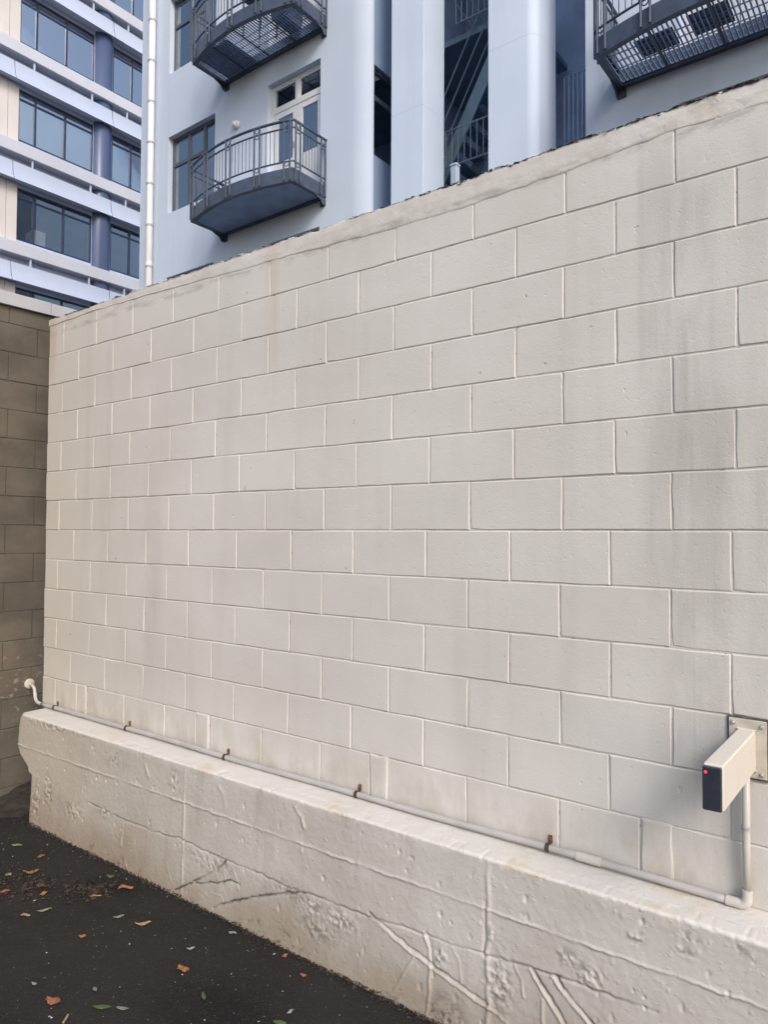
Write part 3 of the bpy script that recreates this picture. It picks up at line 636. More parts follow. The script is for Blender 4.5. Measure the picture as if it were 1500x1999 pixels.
for a in ((ax0-0.003, ax1+0.003, az1-0.001, az1+0.003), (ax0-0.003, ax1+0.003, az0-0.003, az0+0.001)): box('weld', a[0], a[1], -0.016, -0.0102, a[2], a[3], M['cream'], rd, 0.001)

# ------------------------------------------------------------------ facade helper
def facade(openings, a0, a1, z0, z1, fn, depth=0.18, edge_mat=None):
    """wall sheet with real openings and reveals; fn(a, z, d) maps to 3D, d = distance behind the face"""
    As = sorted(set([a0, a1]+[o[0] for o in openings]+[o[1] for o in openings]))
    Zs = sorted(set([z0, z1]+[o[2] for o in openings]+[o[3] for o in openings]))
    s = MB()
    for i in range(len(As)-1):
        for k in range(len(Zs)-1):
            ca, cz = (As[i]+As[i+1])/2, (Zs[k]+Zs[k+1])/2
            if any(o[0] < ca < o[1] and o[2] < cz < o[3] for o in openings): continue
            s.add([fn(As[i], Zs[k], 0), fn(As[i+1], Zs[k], 0), fn(As[i+1], Zs[k+1], 0), fn(As[i], Zs[k+1], 0)], [(0, 1, 2, 3)])
    for (p, q, r, t) in openings:
        c = [(p, r), (q, r), (q, t), (p, t)]
        for i in range(4):
            A, B = c[i], c[(i+1) % 4]
            s.add([fn(*A, 0), fn(*A, depth), fn(*B, depth), fn(*B, 0)], [(0, 1, 2, 3)])
    return s
def copy_tree(o, dz, parent=None):
    c = o.copy(); COL.objects.link(c)
    if parent is not None: c.parent = parent
    c.location = Vector(o.location)+(Vector((0, 0, dz)) if dz else Vector((0, 0, 0)))
    ORG[c] = ORG[o]+Vector((0, 0, dz))
    for ch in [x for x in bpy.data.objects if x.parent == o]:
        k = ch.copy(); COL.objects.link(k); k.parent = c; ORG[k] = ORG[ch]+Vector((0, 0, dz))
    return c

# ------------------------------------------------------------------ grey apartment building
FY, PITCHZ = 7.0, 3.11
apt = thing('apartment_building', 'grey rendered apartment building with curved black balconies behind the wall', 'building', (0, 9, GZ))
fnA = lambda a, z, d: (a, FY+d, z)
wins, doors = [], []
for k in (-2, -1, 0, 1, 2):
    wins.append((-8.545, -6.975, 6.97+k*PITCHZ, 8.665+k*PITCHZ)); doors.append((-5.42, -4.045, 6.26+k*PITCHZ, 8.65+k*PITCHZ))
ZTOP = 17.2
facade(wins+doors, -9.56, -3.30, GZ-0.05, ZTOP, fnA, 0.20).build('wall', M['facade'], apt)
dr2 = [(2.2, 3.6, 6.26+k*PITCHZ, 8.65+k*PITCHZ) for k in (-1, 0, 1, 2)]; wr2 = [(4.9, 6.4, 6.97+k*PITCHZ, 8.665+k*PITCHZ) for k in (-1, 0, 1, 2)]
facade(dr2+wr2, 0.95, 11.0, GZ-0.05, ZTOP, fnA, 0.20).build('wall', M['facade'], apt)
# rounded pier at the edge of the stair recess and its side wall with a window
sw = (7.13, 8.25); 
pts = [(-3.30, 7.0)]+[(-3.30+0.36*math.sin(R(a)), 7.0+0.17*(1-math.cos(R(a)))) for a in range(10, 91, 10)]
cor = MB()
for (xa, ya), (xb, yb) in zip(pts[:-1], pts[1:]): cor.add([(xa, ya, GZ), (xb, yb, GZ), (xb, yb, ZTOP), (xa, ya, ZTOP)], [(0, 1, 2, 3)])
cor.build('corner_pier', M['facade'], apt, True)
sideops = [(7.175, 8.6, 6.58+k*PITCHZ, 8.19+k*PITCHZ) for k in (-1, 0, 1, 2)]
facade(sideops, 7.17, 10.2, GZ-0.05, ZTOP, lambda a, z, d: (-2.94-d, a, z), 0.16).build('recess_wall', M['blue'], apt)
# unseen shell to keep daylight out; roof left open to light the stair recess
sh = MB()
sh.box(-9.56, -9.50, 7.001, 16, GZ, ZTOP).box(-9.49, 11, 15.9, 16, GZ, ZTOP).box(10.94, 11, 7.001, 15.89, GZ, ZTOP).box(-9.56, -2.9, 6.98, 16, ZTOP+0.001, ZTOP+0.35).box(1.0, 11.0, 6.98, 16, ZTOP+0.001, ZTOP+0.35)
sh.build('shell', M['facade'], apt)
for k in range(-2, 4):
    z = 6.02+k*PITCHZ; box('floor_slab', -9.49, -3.15, 7.21, 15.8, z-0.22, z, M['room'], apt); box('floor_slab', 1.3, 10.9, 7.21, 15.8, z-0.22, z, M['room'], apt)
box('partition', -9.49, -3.12, 9.6, 9.7, GZ, ZTOP-0.01, M['room'], apt); box('partition', 0.96, 10.9, 9.6, 9.7, GZ, ZTOP-0.01, M['room'], apt)
box('partition', -3.3, -3.2, 7.4, 9.59, GZ, ZTOP-0.01, M['room'], apt)
# stair recess
box('recess_back', -3.3, 1.3, 10.2, 10.3, GZ, ZTOP-0.01, M['well'], apt)
box('recess_wall', 0.952, 1.10, 7.012, 10.19, GZ, ZTOP-0.01, M['well'], apt)
box('recess_lining', -2.935, -2.90, 8.62, 10.19, GZ, ZTOP-0.01, M['well'], apt)
# piers
def pier(x0, x1, y0, y1, round_right):
    s = MB(); pr_ = [(x0, y0), (x1, y0)]
    if round_right:
        rr = 0.16; pr_ = [(x0, y0), (x1-rr, y0)]+[(x1-rr+rr*math.sin(R(a)), y0+rr-rr*math.cos(R(a))) for a in range(10, 91, 10)]
    else:
        pr_ = [(x0, y0), (x1-0.006, y0), (x1, y0+0.006)]
    pr_ += [(x1, y1), (x0, y1)]
    zs = [GZ, 1.1, 4.05, 7.35 if round_right else 6.98, 10.1, 13.2, ZTOP-0.02]
    for a, b in zip(zs[:-1], zs[1:]):
        s.prism(pr_, lambda u, v, t: (u, v, t), a+0.0012, b-0.0012)
    o = s.build('pier', M['pier'], apt); smooth_angle(o, 30); return o
pier(-2.43, -1.78, 7.0, 7.62, False); pier(-0.585, 0.20, 7.0, 7.70, True)
# stairs in the recess
def stair(x0, z0, x1, z1, yf, yb, n):
    st = MB()
    for y in (yf, yb): st.bar((x0, y, z0), (x1, y, z1), 0.03, 0.24)
    so_ = st.build('staircase', M['stair'], apt)
    for i in range(n):
        t = (i+0.5)/n; x, z = x0+(x1-x0)*t, z0+(z1-z0)*t
        box('step', x-0.12, x+0.12, yf+0.02, yb-0.02, z-0.015, z+0.015, M['stair'], so_)
    rl = MB()
    d = Vector((x1-x0, 0, z1-z0)).normalized(); up_ = Vector((-d.z, 0, d.x))*0.75
    for h in (1.0, 0.66, 0.33): rl.tube([Vector((x0, yf-0.02, z0))+up_*h*0.9, Vector((x1, yf-0.02, z1))+up_*h*0.9], 0.013, 6)
    rl.build('handrail', M['rail'], so_)
stair(-2.35, 6.0, -0.75, 8.75, 8.15, 8.95, 11)
stair(-0.90, 8.85, -2.6, 11.85, 9.1, 9.9, 11)
stair(-0.75, 2.9, -2.35, 5.85, 9.1, 9.9, 11)
for z in (5.95, 8.80, 11.9):
    lo_ = box('landing', -2.88, -1.35 if z != 8.80 else -0.62, 9.0 if z != 8.80 else 8.2, 10.1, z-0.10, z, M['stair'], apt)
    gl_ = MB()
for zb_, xs_ in ((6.33, np.linspace(-1.95, -1.08, 8)), (8.80, np.linspace(-1.75, -0.62, 11))):
    y = 7.95; fo = MB().tube([(xs_[0], y, zb_+0.66), (xs_[-1], y, zb_+0.66)], 0.015, 6).build('guard_rail', M['rail'], apt)
    MB().tube([(xs_[0], y, zb_+0.03), (xs_[-1], y, zb_+0.03)], 0.015, 6).build('bottom_rail', M['rail'], fo)
    for x in xs_: MB().tube([(x, y, zb_+0.02), (x, y, zb_+0.68)], 0.011, 6).build('bar', M['rail'], fo)
f = MB(); f.tube([(0.24, 7.9, 7.08), (0.94, 7.9, 7.08)], 0.013, 6); fo = f.build('guard_rail', M['sheet'], apt)
for i in range(10):
    x = 0.26+i*0.072; box('bar', x-0.014, x+0.014, 7.89, 7.91, 5.9, 7.07, M['sheet'], fo)
# downpipe on the building corner
dp = MB().tube([(-9.03, 6.885, GZ), (-9.03, 6.885, ZTOP)], 0.074, 16).build('downpipe', M['dpipe'], apt, True)
for i in range(20):
    z = 5.87-0.927*6+i*0.927
    smooth_angle(MB().tube([(-9.03, 6.885, z-0.018), (-9.03, 6.885, z+0.018)], 0.083, 16).build('collar', M['collar'], dp))
    smooth_angle(MB().tube([(-9.03, 6.885, z+0.024), (-9.03, 6.885, z+0.11)], 0.0785, 16).build('socket', M['dpipe'], dp))
# windows
def flat_window(x0, x1, z0, z1, y=7.12):
    fr = MB(); w = 0.06
    fr.box(x0+0.001, x0+w, y, y+0.06, z0+0.001, z1-0.001).box(x1-w, x1-0.001, y, y+0.06, z0+0.001, z1-0.001).box(x0+w, x1-w, y+0.001, y+0.059, z1-w, z1-0.001).box(x0+w, x1-w, y+0.001, y+0.059, z0+0.001, z0+w)
    xm = [x0+(x1-x0)*0.37, x0+(x1-x0)*0.70]; zt = z0+(z1-z0)*0.645
    for x in xm: fr.box(x-0.035, x+0.035, y-0.008, y+0.052, z0+w, z1-w)
    cells = [(x0+w, xm[0]-0.035), (xm[0]+0.035, xm[1]-0.035), (xm[1]+0.035, x1-w)]
    for a, b in cells[:2]: fr.box(a, b, y-0.004, y+0.05, zt-0.035, zt+0.035)
    f = fr.build('window', M['frame'], apt)
    for i, (a, b) in enumerate(cells):
        for (p, q) in (((z0+w, zt-0.035), (zt+0.035, z1-w)) if i < 2 else ((z0+w, z1-w),)):
            box('pane', a-0.003, b+0.003, y+0.022, y+0.028, p-0.003, q+0.003, M['glassf'], f)
    cu = MB()
    def pleat(xa, xb, za, zb, yy):
        n = 26; xs = np.linspace(xa, xb, n); ys = yy+0.03*np.sin(np.arange(n)*1.9)+0.01*np.cos(np.arange(n)*0.7)
        V = [(x, v, za) for x, v in zip(xs, ys)]+[(x, v, zb) for x, v in zip(xs, ys)]
        cu.add(V, [(i, i+1, n+i+1, n+i) for i in range(n-1)])
    pleat(x0+0.10, x0+0.30, z0-0.1, zt+0.0, 7.42); pleat(x1-0.42, x1-0.02, z0-0.1, z1+0.02, 7.42)
    cu.build('curtain', M['curtain'], f)
    return f
w0 = flat_window(*wins[2])
for k in (-2, -1, 1, 2): copy_tree(w0, k*PITCHZ)
w0 = flat_window(*wr2[1])
for k in (-1, 1, 2): copy_tree(w0, k*PITCHZ)
def french_door(x0, x1, z0, z1, y=7.11):
    fr = MB(); w = 0.055; zt = z1-0.50; xm = (x0+x1)/2
    fr.box(x0+0.001, x0+w, y, y+0.07, z0, z1-0.001).box(x1-w, x1-0.001, y, y+0.07, z0, z1-0.001).box(x0+w, x1-w, y+0.001, y+0.069, z1-w, z1-0.001).box(x0+w, x1-w, y-0.004, y+0.064, zt-0.05, zt+0.04)
    fr.box(xm-0.035, xm+0.035, y-0.003, y+0.066, zt+0.04, z1-w)
    f = fr.build('balcony_door', M['white'], apt)
    for a, b in ((x0+w, xm-0.035), (xm+0.035, x1-w)):
        sm = MB().box(a+0.002, a+0.032, y+0.01, y+0.05, zt+0.042, z1-w-0.002).box(b-0.032, b-0.002, y+0.01, y+0.05, zt+0.042, z1-w-0.002).box(a+0.032, b-0.032, y+0.011, y+0.049, z1-w-0.034, z1-w-0.002).box(a+0.032, b-0.032, y+0.011, y+0.049, zt+0.042, zt+0.074)
        sm.build('top_light', M['white'], f); box('pane', a+0.030, b-0.030, y+0.027, y+0.033, zt+0.072, z1-w-0.032, M['glassf'], f)
    for a, b in ((x0+w, xm-0.004), (xm+0.004, x1-w)):
        s_ = 0.115; lf = MB().box(a+0.002, a+s_, y+0.008, y+0.052, z0+0.002, zt-0.052).box(b-s_, b-0.002, y+0.008, y+0.052, z0+0.002, zt-0.052).box(a+s_, b-s_, y+0.009, y+0.051, zt-0.165, zt-0.052).box(a+s_, b-s_, y+0.009, y+0.051, z0+0.002, z0+0.85).box(a+s_, b-s_, y+0.010, y+0.050, z0+0.85, z0+0.855)
        lf.build('door_leaf', M['white'], f); box('pane', a+s_-0.003, b-s_+0.003, y+0.027, y+0.033, z0+0.84, zt-0.16, M['glassf'], f)
    cu = MB(); n = 30; xs = np.linspace(xm+0.03, x1-0.03, n); ys = y+0.085+0.015*np.sin(np.arange(n)*1.7)
    cu.add([(a, b, z0) for a, b in zip(xs, ys)]+[(a, b, z1-0.5) for a, b in zip(xs, ys)], [(i, i+1, n+i+1, n+i) for i in range(n-1)])
    cu.build('curtain', M['curtain'], f)
    smooth_angle(MB().tube([(xm-0.06, y-0.03, z0+1.0), (xm-0.06, y-0.03, z0+1.12)], 0.009, 8).build('handle', M['black'], f))
    return f
d0 = french_door(*doors[2])
for k in (-2, -1, 1, 2): copy_tree(d0, k*PITCHZ)
d0 = french_door(*dr2[1])
for k in (-1, 1, 2): copy_tree(d0, k*PITCHZ)
# recess window in the side wall
def recess_window(k):
    z0, z1 = 6.58+k*PITCHZ, 8.19+k*PITCHZ; x = -3.05
    f = MB().box(x, x+0.05, 7.18, 8.595, z1-0.07, z1-0.001).box(x, x+0.05, 7.18, 8.595, z0+0.001, z0+0.06).box(x+0.002, x+0.048, 7.18, 7.24, z0+0.06, z1-0.07).box(x+0.002, x+0.06, 7.24, 8.595, z0+1.03, z0+1.12)
    fo = f.build('window', M['frame'], apt)
    box('pane', x+0.02, x+0.026, 7.235, 8.59, z0+0.055, z1-0.065, M['glassf'], fo)
    box('blind', x+0.010, x+0.014, 7.22, 8.59, z0+0.05, z1-0.06, M['curtain'], fo)  # pale sheet added behind the pane to brighten the dark slit
for k in (-1, 0, 1, 2): recess_window(k)
# bulkhead lamp
lp = MB(); lp.tube([(-6.28, 6.998, 8.165), (-6.28, 6.965, 8.165)], 0.075, 16).build('wall_lamp', M['lampw'], apt, True)
mb = MB(); mb.tube([(-6.28, 6.97, 8.165), (-6.27, 6.93, 8.165), (-6.25, 6.895, 8.165)], [0.070, 0.066, 0.03], 16)
mb.tube([(-6.36, 6.94, 8.15), (-6.25, 6.92, 8.16)], [0.04, 0.055], 12); smooth_angle(mb.build('lamp_globe', M['lampw'], apt))

# balconies
def balcony(xa, xb, zb, solid, right_half=True):
    YW, YE, SAG = 7.0, 6.165, 0.235; xm, hw = (xa+xb)/2, (xb-xa)/2
    def arc(x): return YE-SAG*(1-((x-xm)/hw)**2)
    xs = np.linspace(xa, xb, 29); path = [(xa, YW)]+[(x, arc(x)) for x in xs]+[(xb, YW)]
    def off(path, d):                      # inward offset
        c = (xm, 6.7); out = []
        for i, (x, y) in enumerate(path):
            p, q = path[max(i-1, 0)], path[min(i+1, len(path)-1)]; tx, ty = q[0]-p[0], q[1]-p[1]; L = math.hypot(tx, ty); nx_, ny_ = -ty/L, tx/L
            if i in (1, len(path)-2): out.append((x+(d if i == 1 else -d), y+d)); continue
            out.append((x+nx_*d, y+ny_*d))
        return out
    def sweep(s, d0, d1, z0, z1):
        A, B = off(path, d0), off(path, d1); n = len(path)
        V = [(x, y, z0) for x, y in A]+[(x, y, z0) for x, y in B]+[(x, y, z1) for x, y in B]+[(x, y, z1) for x, y in A]
        Fc = []
        for i in range(n-1):
            for k in range(4): Fc.append((k*n+i, k*n+i+1, ((k+1) % 4)*n+i+1, ((k+1) % 4)*n+i))
        Fc += [(0, n, 2*n, 3*n), (n-1, 4*n-1, 3*n-1, 2*n-1)]
        s.add(V, Fc)
    fr = MB(); sweep(fr, 0.0, 0.012, zb, zb+0.235); sweep(fr, 0.012, 0.085, zb, zb+0.014); sweep(fr, 0.012, 0.075, zb+0.221, zb+0.235)
    fr.box(xa+0.014, xb-0.014, YW-0.075, YW-0.002, zb-0.005, zb+0.22)
    B = fr.build('balcony', M['steel'], apt)
    for x, sgn in ((xa, 1), (xb, -1)):     # wall brackets: a web that drops to a foot on the wall
        s = MB(); pf = [(YW-0.001, zb+0.01), (YW-0.001, zb-0.125), (YW-0.075, zb-0.125), (YW-0.13, zb-0.055), (YW-0.30, zb-0.004), (YW-0.30, zb+0.01)]
        s.prism(pf, lambda u, v, t: (t, u, v), min(x, x+sgn*0.014), max(x, x+sgn*0.014)); s.box(min(x, x+sgn*0.12), max(x, x+sgn*0.12), YW-0.016, YW-0.0012, zb-0.13, zb+0.23)
        s.build('bracket', M['steel'], B)
    ins = off(path, 0.08)
    if solid:
        n = len(ins); V = [(x, y, zb+0.020) for x, y in ins]+[(x, y, zb+0.05) for x, y in ins]
        obj('deck', V, [tuple(range(n)), tuple(range(n, 2*n))[::-1]]+[(i, i+1, n+i+1, n+i) for i in range(n-1)], M['sheet'], B)
    else:
        g = MB(); nsl = 46
        for i in range(nsl):
            x = xa+0.09+(xb-xa-0.18)*i/(nsl-1); g.box(x-0.0085, x+0.0085, arc(x)+0.08, YW-0.08, zb+0.03, zb+0.05)
        for y in np.arange(6.16, 6.93, 0.15): g.box(xa+0.09, xb-0.09, y-0.005, y+0.005, zb+0.034, zb+0.048) if y > 6.22 else None
        go = g.build('grating', M['sheet'], B, kind='stuff')
        for t in (0.25, 0.5, 0.75):
            x = xa+(xb-xa)*t; box('joist', x-0.016, x+0.016, arc(x)+0.013, YW-0.076, zb+0.001, zb+0.019, M['steel'], B)
    # rails
    zr = zb+1.055
    def rail(d, z, r, nm):
        P = [(x, y, z) for x, y in off(path, d)]; P[0] = (P[0][0], YW-0.002, z); P[-1] = (P[-1][0], YW-0.002, z); MB().tube(P, r, 8).build(nm, M['steel'], B, True)
    rail(-0.012, zr, 0.024, 'top_rail'); rail(-0.004, zr-0.125, 0.015, 'middle_rail'); rail(-0.004, zb+0.345, 0.015, 'bottom_rail')
    # twin posts along the front, one pair at each corner and against the wall
    def post(x, y, along):
        s = MB(); u = Vector(along).normalized()
        for k in (-1, 1):
            c = Vector((x, y, 0))+u*0.058*k
            s.tube([(c.x, c.y, zb+0.02), (c.x, c.y, zr-0.005)], 0.0165, 8)
        for zc in (zr-0.062, zr-0.165, zb+0.30):
            ring = [(Vector((x, y, zc))+u*0.040*math.cos(t)+Vector((0, 0, 0.040*math.sin(t)))) for t in np.linspace(0, 2*math.pi, 13)]
            s.tube([tuple(p) for p in ring], 0.008, 6, False)
        s.build('post', M['steel'], B)
    bays = np.linspace(xa, xb, 5)
    for x in bays[1:-1]: post(x, arc(x)-0.020, (1, -(arc(x+0.01)-arc(x-0.01))/-0.02, 0))
    post(xa+0.10, arc(xa+0.10)-0.018, (1, -0.3, 0)); post(xb-0.10, arc(xb-0.10)-0.018, (1, 0.3, 0))
    for x, sg in ((xa, -1), (xb, 1)):
        post(x+sg*0.018, YE+0.10, (0, 1, 0)); post(x+sg*0.018, YW-0.09, (0, 1, 0))
    # balusters share one mesh
    bm_ = MB().tube([(0, 0, zb+0.345), (0, 0, zr-0.125)], 0.0072, 6)
    me = None
    def bal(x, y):
        nonlocal me
        if me is None:
            o = obj('baluster', [(v[0]+x, v[1]+y, v[2]) for v in bm_.V], bm_.F, M['steel'], B); me = o.data
        else: put('baluster', me, (x, y, (zb+0.345+zr-0.125)/2), B)
    for a, b in zip(bays[:-1], bays[1:]):
        for i in range(1, 8):
            x = a+(b-a)*(i+0.0)/8
            if min(abs(x-q) for q in (xa+0.10, xb-0.10)) < 0.07: continue
            bal(x, arc(x)-0.004)
    for x in (xa-0.004, xb+0.004):
        for i in range(1, 7): bal(x, YE+0.16+(YW-0.15-YE-0.16)*i/7)
    return B
balcony(-6.66, -3.90, 6.005, True)
balcony(-6.66, -3.90, 6.005+PITCHZ, False)
balcony(1.40, 4.16, 6.005, False)
# things lying on the gratings
def mat_(name, x0, x1, y0, y1, z, label, cat='mat'):
    o = box(name, x0, x1, y0, y1, z, z+0.012, M['mat'], None, 0.002); tag(o, label, cat); return o
GT = 6.005+0.0505
mat_('doormat', 1.86, 2.32, 6.24, 6.60, GT, 'dark mat lying on the right balcony grating, nearer the stairwell')
mat_('doormat', 2.50, 2.95, 6.16, 6.58, GT, 'dark mat lying on the right balcony grating, nearer the right edge')
z9 = GT+PITCHZ
mat_('balcony_rug', -6.45, -5.62, 6.14, 6.90, z9, 'large dark rug covering the left end of the upper balcony', 'rug')
tb = thing('balcony_table', 'dark folding table standing on the upper left balcony grating', 'table', (-5.05, 6.45, z9))
box('tabletop', -5.32, -4.80, 6.22, 6.68, z9+0.66, z9+0.685, M['mat'], tb)
for x in (-5.29, -4.83):
    for y in (6.25, 6.65): box('leg', x-0.012, x+0.012, y-0.012, y+0.012, z9, z9+0.66, M['mat'], tb)
pot = thing('planter_box', 'dark planter box on the upper left balcony beside the table', 'planter', (-4.4, 6.5, z9))
s = MB(); s.prism([(-0.14, 0), (0.14, 0), (0.17, 0.26), (-0.17, 0.26)], lambda u, v, t: (-4.45+u, t, z9+v), 6.28, 6.78); s.build('box', M['mat'], pot)
s = MB(); s.box(-4.61, -4.29, 6.29, 6.77, z9+0.2605, z9+0.275); s.build('soil', M['soil'], pot)

# small post showing just above the wall, in front of the stair recess
ps = thing('bollard_post', 'slim pale grey post poking up above the wall between the two piers', 'post', (1.9, 2.0, GZ))
box('shaft', 1.872, 1.925, 1.975, 2.025, GZ, 2.735, M['post'], ps, 0.004)
box('top_cap', 1.868, 1.929, 1.971, 2.029, 2.7355, 2.755, M['post'], ps, 0.004)

# ------------------------------------------------------------------ white office building at the left
OX = -20.8
off_ = thing('office_building', 'white office block with blue round columns and curved sunshades at upper left', 'building', (OX-4, 12, GZ))
fnO = lambda a, z, d: (OX-d, a, z)
FP = 3.53; HEAD, SILL = 15.66, 13.80
ops = []
levels = [-3, -2, -1, 0, 1, 2]
bays = [(9.575, 12.43), (13.22, 16.1), (1.2, 4.4), (4.9, 8.2)]
for k in levels:
    for a, b in bays: ops.append((a, b, SILL+k*FP, HEAD+k*FP))
facade(ops, 0.0, 22.0, GZ-0.05, 25.5, fnO, 0.10).build('wall', M['panel'], off_)
s = MB(); s.box(OX-10, OX-0.11, 0.0, 0.06, GZ, 25.5).box(OX-10, OX-0.11, 21.94, 22.0, GZ, 25.5).box(OX-10, OX-9.9, 0.07, 21.93, GZ, 25.5).box(OX-10, OX+0.1, -0.02, 22.02, 25.501, 25.9)
s.build('shell', M['panel'], off_)
for k in range(-4, 4):
    z = HEAD+k*FP+0.12; box('floor_slab', OX-9.8, OX-0.12, 0.07, 21.9, z, z+0.5, M['inner'], off_)
box('partition', OX-5.1, OX-5.0, 0.07, 21.9, GZ, 25.4, M['inner'], off_)
# cream cladding panels between window bays
for k in levels:
    for a, b in ((9.20, 9.57), (8.62, 9.185)):
        box('cladding_panel', OX+0.003, OX+0.05, a, b, SILL+k*FP-0.12, HEAD+k*FP+0.1, M['beige'], off_)
# window units: navy frame, three lights with a top band
def office_window(a0, a1, nl, gm_='glass', k=0):
    z0, z1 = SILL+k*FP, HEAD+k*FP; x = OX-0.075; zt = z1-0.33; f = MB()
    f.box(x, x+0.06, a0+0.001, a0+0.05, z0+0.001, z1-0.001).box(x, x+0.06, a1-0.05, a1-0.001, z0+0.001, z1-0.001).box(x+0.001, x+0.059, a0+0.05, a1-0.05, z1-0.07, z1-0.001).box(x+0.001, x+0.059, a0+0.05, a1-0.05, z0+0.001, z0+0.07)
    if nl == 3: ms = [a0+0.62, a0+1.74]
    else: ms = [a0+0.86]
    for q in ms: f.box(x-0.004, x+0.068, q-0.038, q+0.038, z0+0.07, z1-0.07)
    ed = [a0+0.05]+ms+[a1-0.05]
    cells = [(p+(0.038 if i else 0), q-(0.038 if i < len(ed)-2 else 0)) for i, (p, q) in enumerate(zip(ed[:-1], ed[1:]))]
    for p, q in cells: f.box(x+0.003, x+0.057, p, q, zt-0.03, zt+0.03)
    fo = f.build('window', M['navy'], off_)
    for p, q in cells:
        box('pane', x+0.026, x+0.032, p-0.004, q+0.004, z0+0.066, zt-0.026, M[gm_], fo)
        box('pane', x+0.026, x+0.032, p-0.004, q+0.004, zt+0.026, z1-0.066, M[gm_], fo)
    return fo, cells
def blinds(fo, cells, zlo, k=0):
    for p, q in cells: box('blind', OX-0.094, OX-0.090, p+0.004, q-0.004, zlo+k*FP, HEAD-0.30+k*FP, M['blind'], fo)
protos = {}
for bi, (a, b) in enumerate(bays[:2]):
    fo, ce = office_window(a, b, 3 if bi == 0 else 2, 'glass_dim', -1)
    for k in (-1, -2): copy_tree(fo, k*FP)
    fo, ce = office_window(a, b, 3 if bi == 0 else 2)
    blinds(fo, ce, SILL+0.08 if bi == 0 else SILL+0.10)
    fo, ce = office_window(a, b, 3 if bi == 0 else 2, 'glass_bright', 1)
    blinds(fo, ce, SILL+0.08, 1); copy_tree(fo, FP)
for a, b in bays[2:]:
    fo, ce = office_window(a, b, 3); blinds(fo, ce, SILL+0.5)
    for k in (-3, -2, -1, 1, 2): copy_tree(fo, k*FP)
# a few things seen inside on the storey without blinds
zf = SILL-FP-0.75
cbn = thing('filing_cabinet', 'pale cabinet standing behind the office window without blinds', 'cabinet', (OX-1.0, 10.75, zf))
box('carcass', OX-1.3, OX-0.7, 10.55, 11.0, zf, zf+1.62, M['cabinet'], cbn)
for i in range(3): box('drawer', OX-0.699, OX-0.685, 10.565, 10.985, zf+0.05+i*0.52, zf+0.54+i*0.52, M['cabinet'], cbn)
# round columns from ground to roof
for y in (12.825, 16.55):
    o = MB().tube([(OX-0.175, y, GZ), (OX-0.175, y, 25.4)], 0.422, 40).build('column', M['colm'], off_, True)
# sills, sunshades, hangers for every storey
for k in levels:
    zs = SILL+k*FP
    s = MB(); s.prism([(OX+0.002, zs-0.66), (OX+0.30, zs-0.66), (OX+0.36, zs-0.63), (OX+0.36, zs-0.22), (OX+0.33, zs-0.20), (OX+0.002, zs-0.12)], lambda u, v, t: (u, t, v), 0.0, 22.0); s.build('sill', M['sill'], off_)
    zt, zb2 = zs+2.60, zs+1.94
    prof = []
    for t in np.linspace(0, 1, 9): prof.append((OX+0.29+0.14*t**2.2, zt+(zb2-zt)*t))
    inner = [(u-0.035, v+0.012) for u, v in prof][::-1]
    for (a, b) in ((5.50, 9.27), (9.305, 13.03), (13.065, 16.79), (16.825, 20.5), (1.7, 5.465)):
        s = MB(); s.prism(prof+inner, lambda u, v, t: (u, t, v), a, b); smooth_angle(s.build('sunshade', M['panel'], off_), 40)
    s = MB(); s.box(OX+0.004, OX+0.385, 0.0, 22.0, zb2+0.07, zb2+0.12); s.build('soffit', M['soff'], off_)
    for y in (9.98, 12.20, 13.70, 15.9, 17.4):
        box('hanger', OX+0.24, OX+0.285, y-0.03, y+0.03, zt-0.06, zt+0.27, M['panel'], off_)

# ------------------------------------------------------------------ litter on the asphalt
GT0 = GZ+0.001
def leaf(x, y, kind, L, Wd, label, name='fallen_leaf', cat='leaf', curl=0.25, rot=None, group=None):
    rg = random.Random(int(x*1000+y*77)); n = 9; V = []; Fc = []
    rot = rg.uniform(0, 6.28) if rot is None else rot; ca, sa = math.cos(rot), math.sin(rot); ph = rg.uniform(0, 6)
    for i in range(n):
        t = i/(n-1); w = Wd*(math.sin(math.pi*min(1, t*0.93+0.05))**0.8)*(1+0.30*math.sin(t*9+ph)*math.sin(t*17+ph*2))
        z = 0.003+curl*L*0.30*(0.5+0.5*math.sin(t*5.5+ph))*(0.6+0.4*rg.random())
        for s_ in (-1, -0.5, 0, 0.5, 1):
            lx, ly = (t-0.5)*L+0.05*L*math.sin(s_*3+ph), s_*w/2; zz = z+(0.3+0.7*(s_ > 0))*abs(s_)**1.5*curl*Wd*0.42*(1+0.6*math.sin(t*7+ph+s_))
            V.append((x+lx*ca-ly*sa, y+lx*sa+ly*ca, GT0+zz))
    for i in range(n-1):
        for j in range(4): Fc.append((i*5+j, (i+1)*5+j, (i+1)*5+j+1, i*5+j+1))
    V2 = [(a, b, c+0.0012) for a, b, c in V]; N = len(V); Fc = [f[::-1] for f in Fc]+[tuple(q+N for q in f) for f in Fc]
    rim = [i*5 for i in range(n)]+[(n-1)*5+j for j in range(1, 5)]+[i*5+4 for i in range(n-2, -1, -1)]+[3, 2, 1]
    for a, b in zip(rim, rim[1:]+rim[:1]): Fc.append((a, b, b+N, a+N))
    o = obj(name, V+V2, Fc, LM[kind], None, True, base=True); tag(o, label, cat, group)
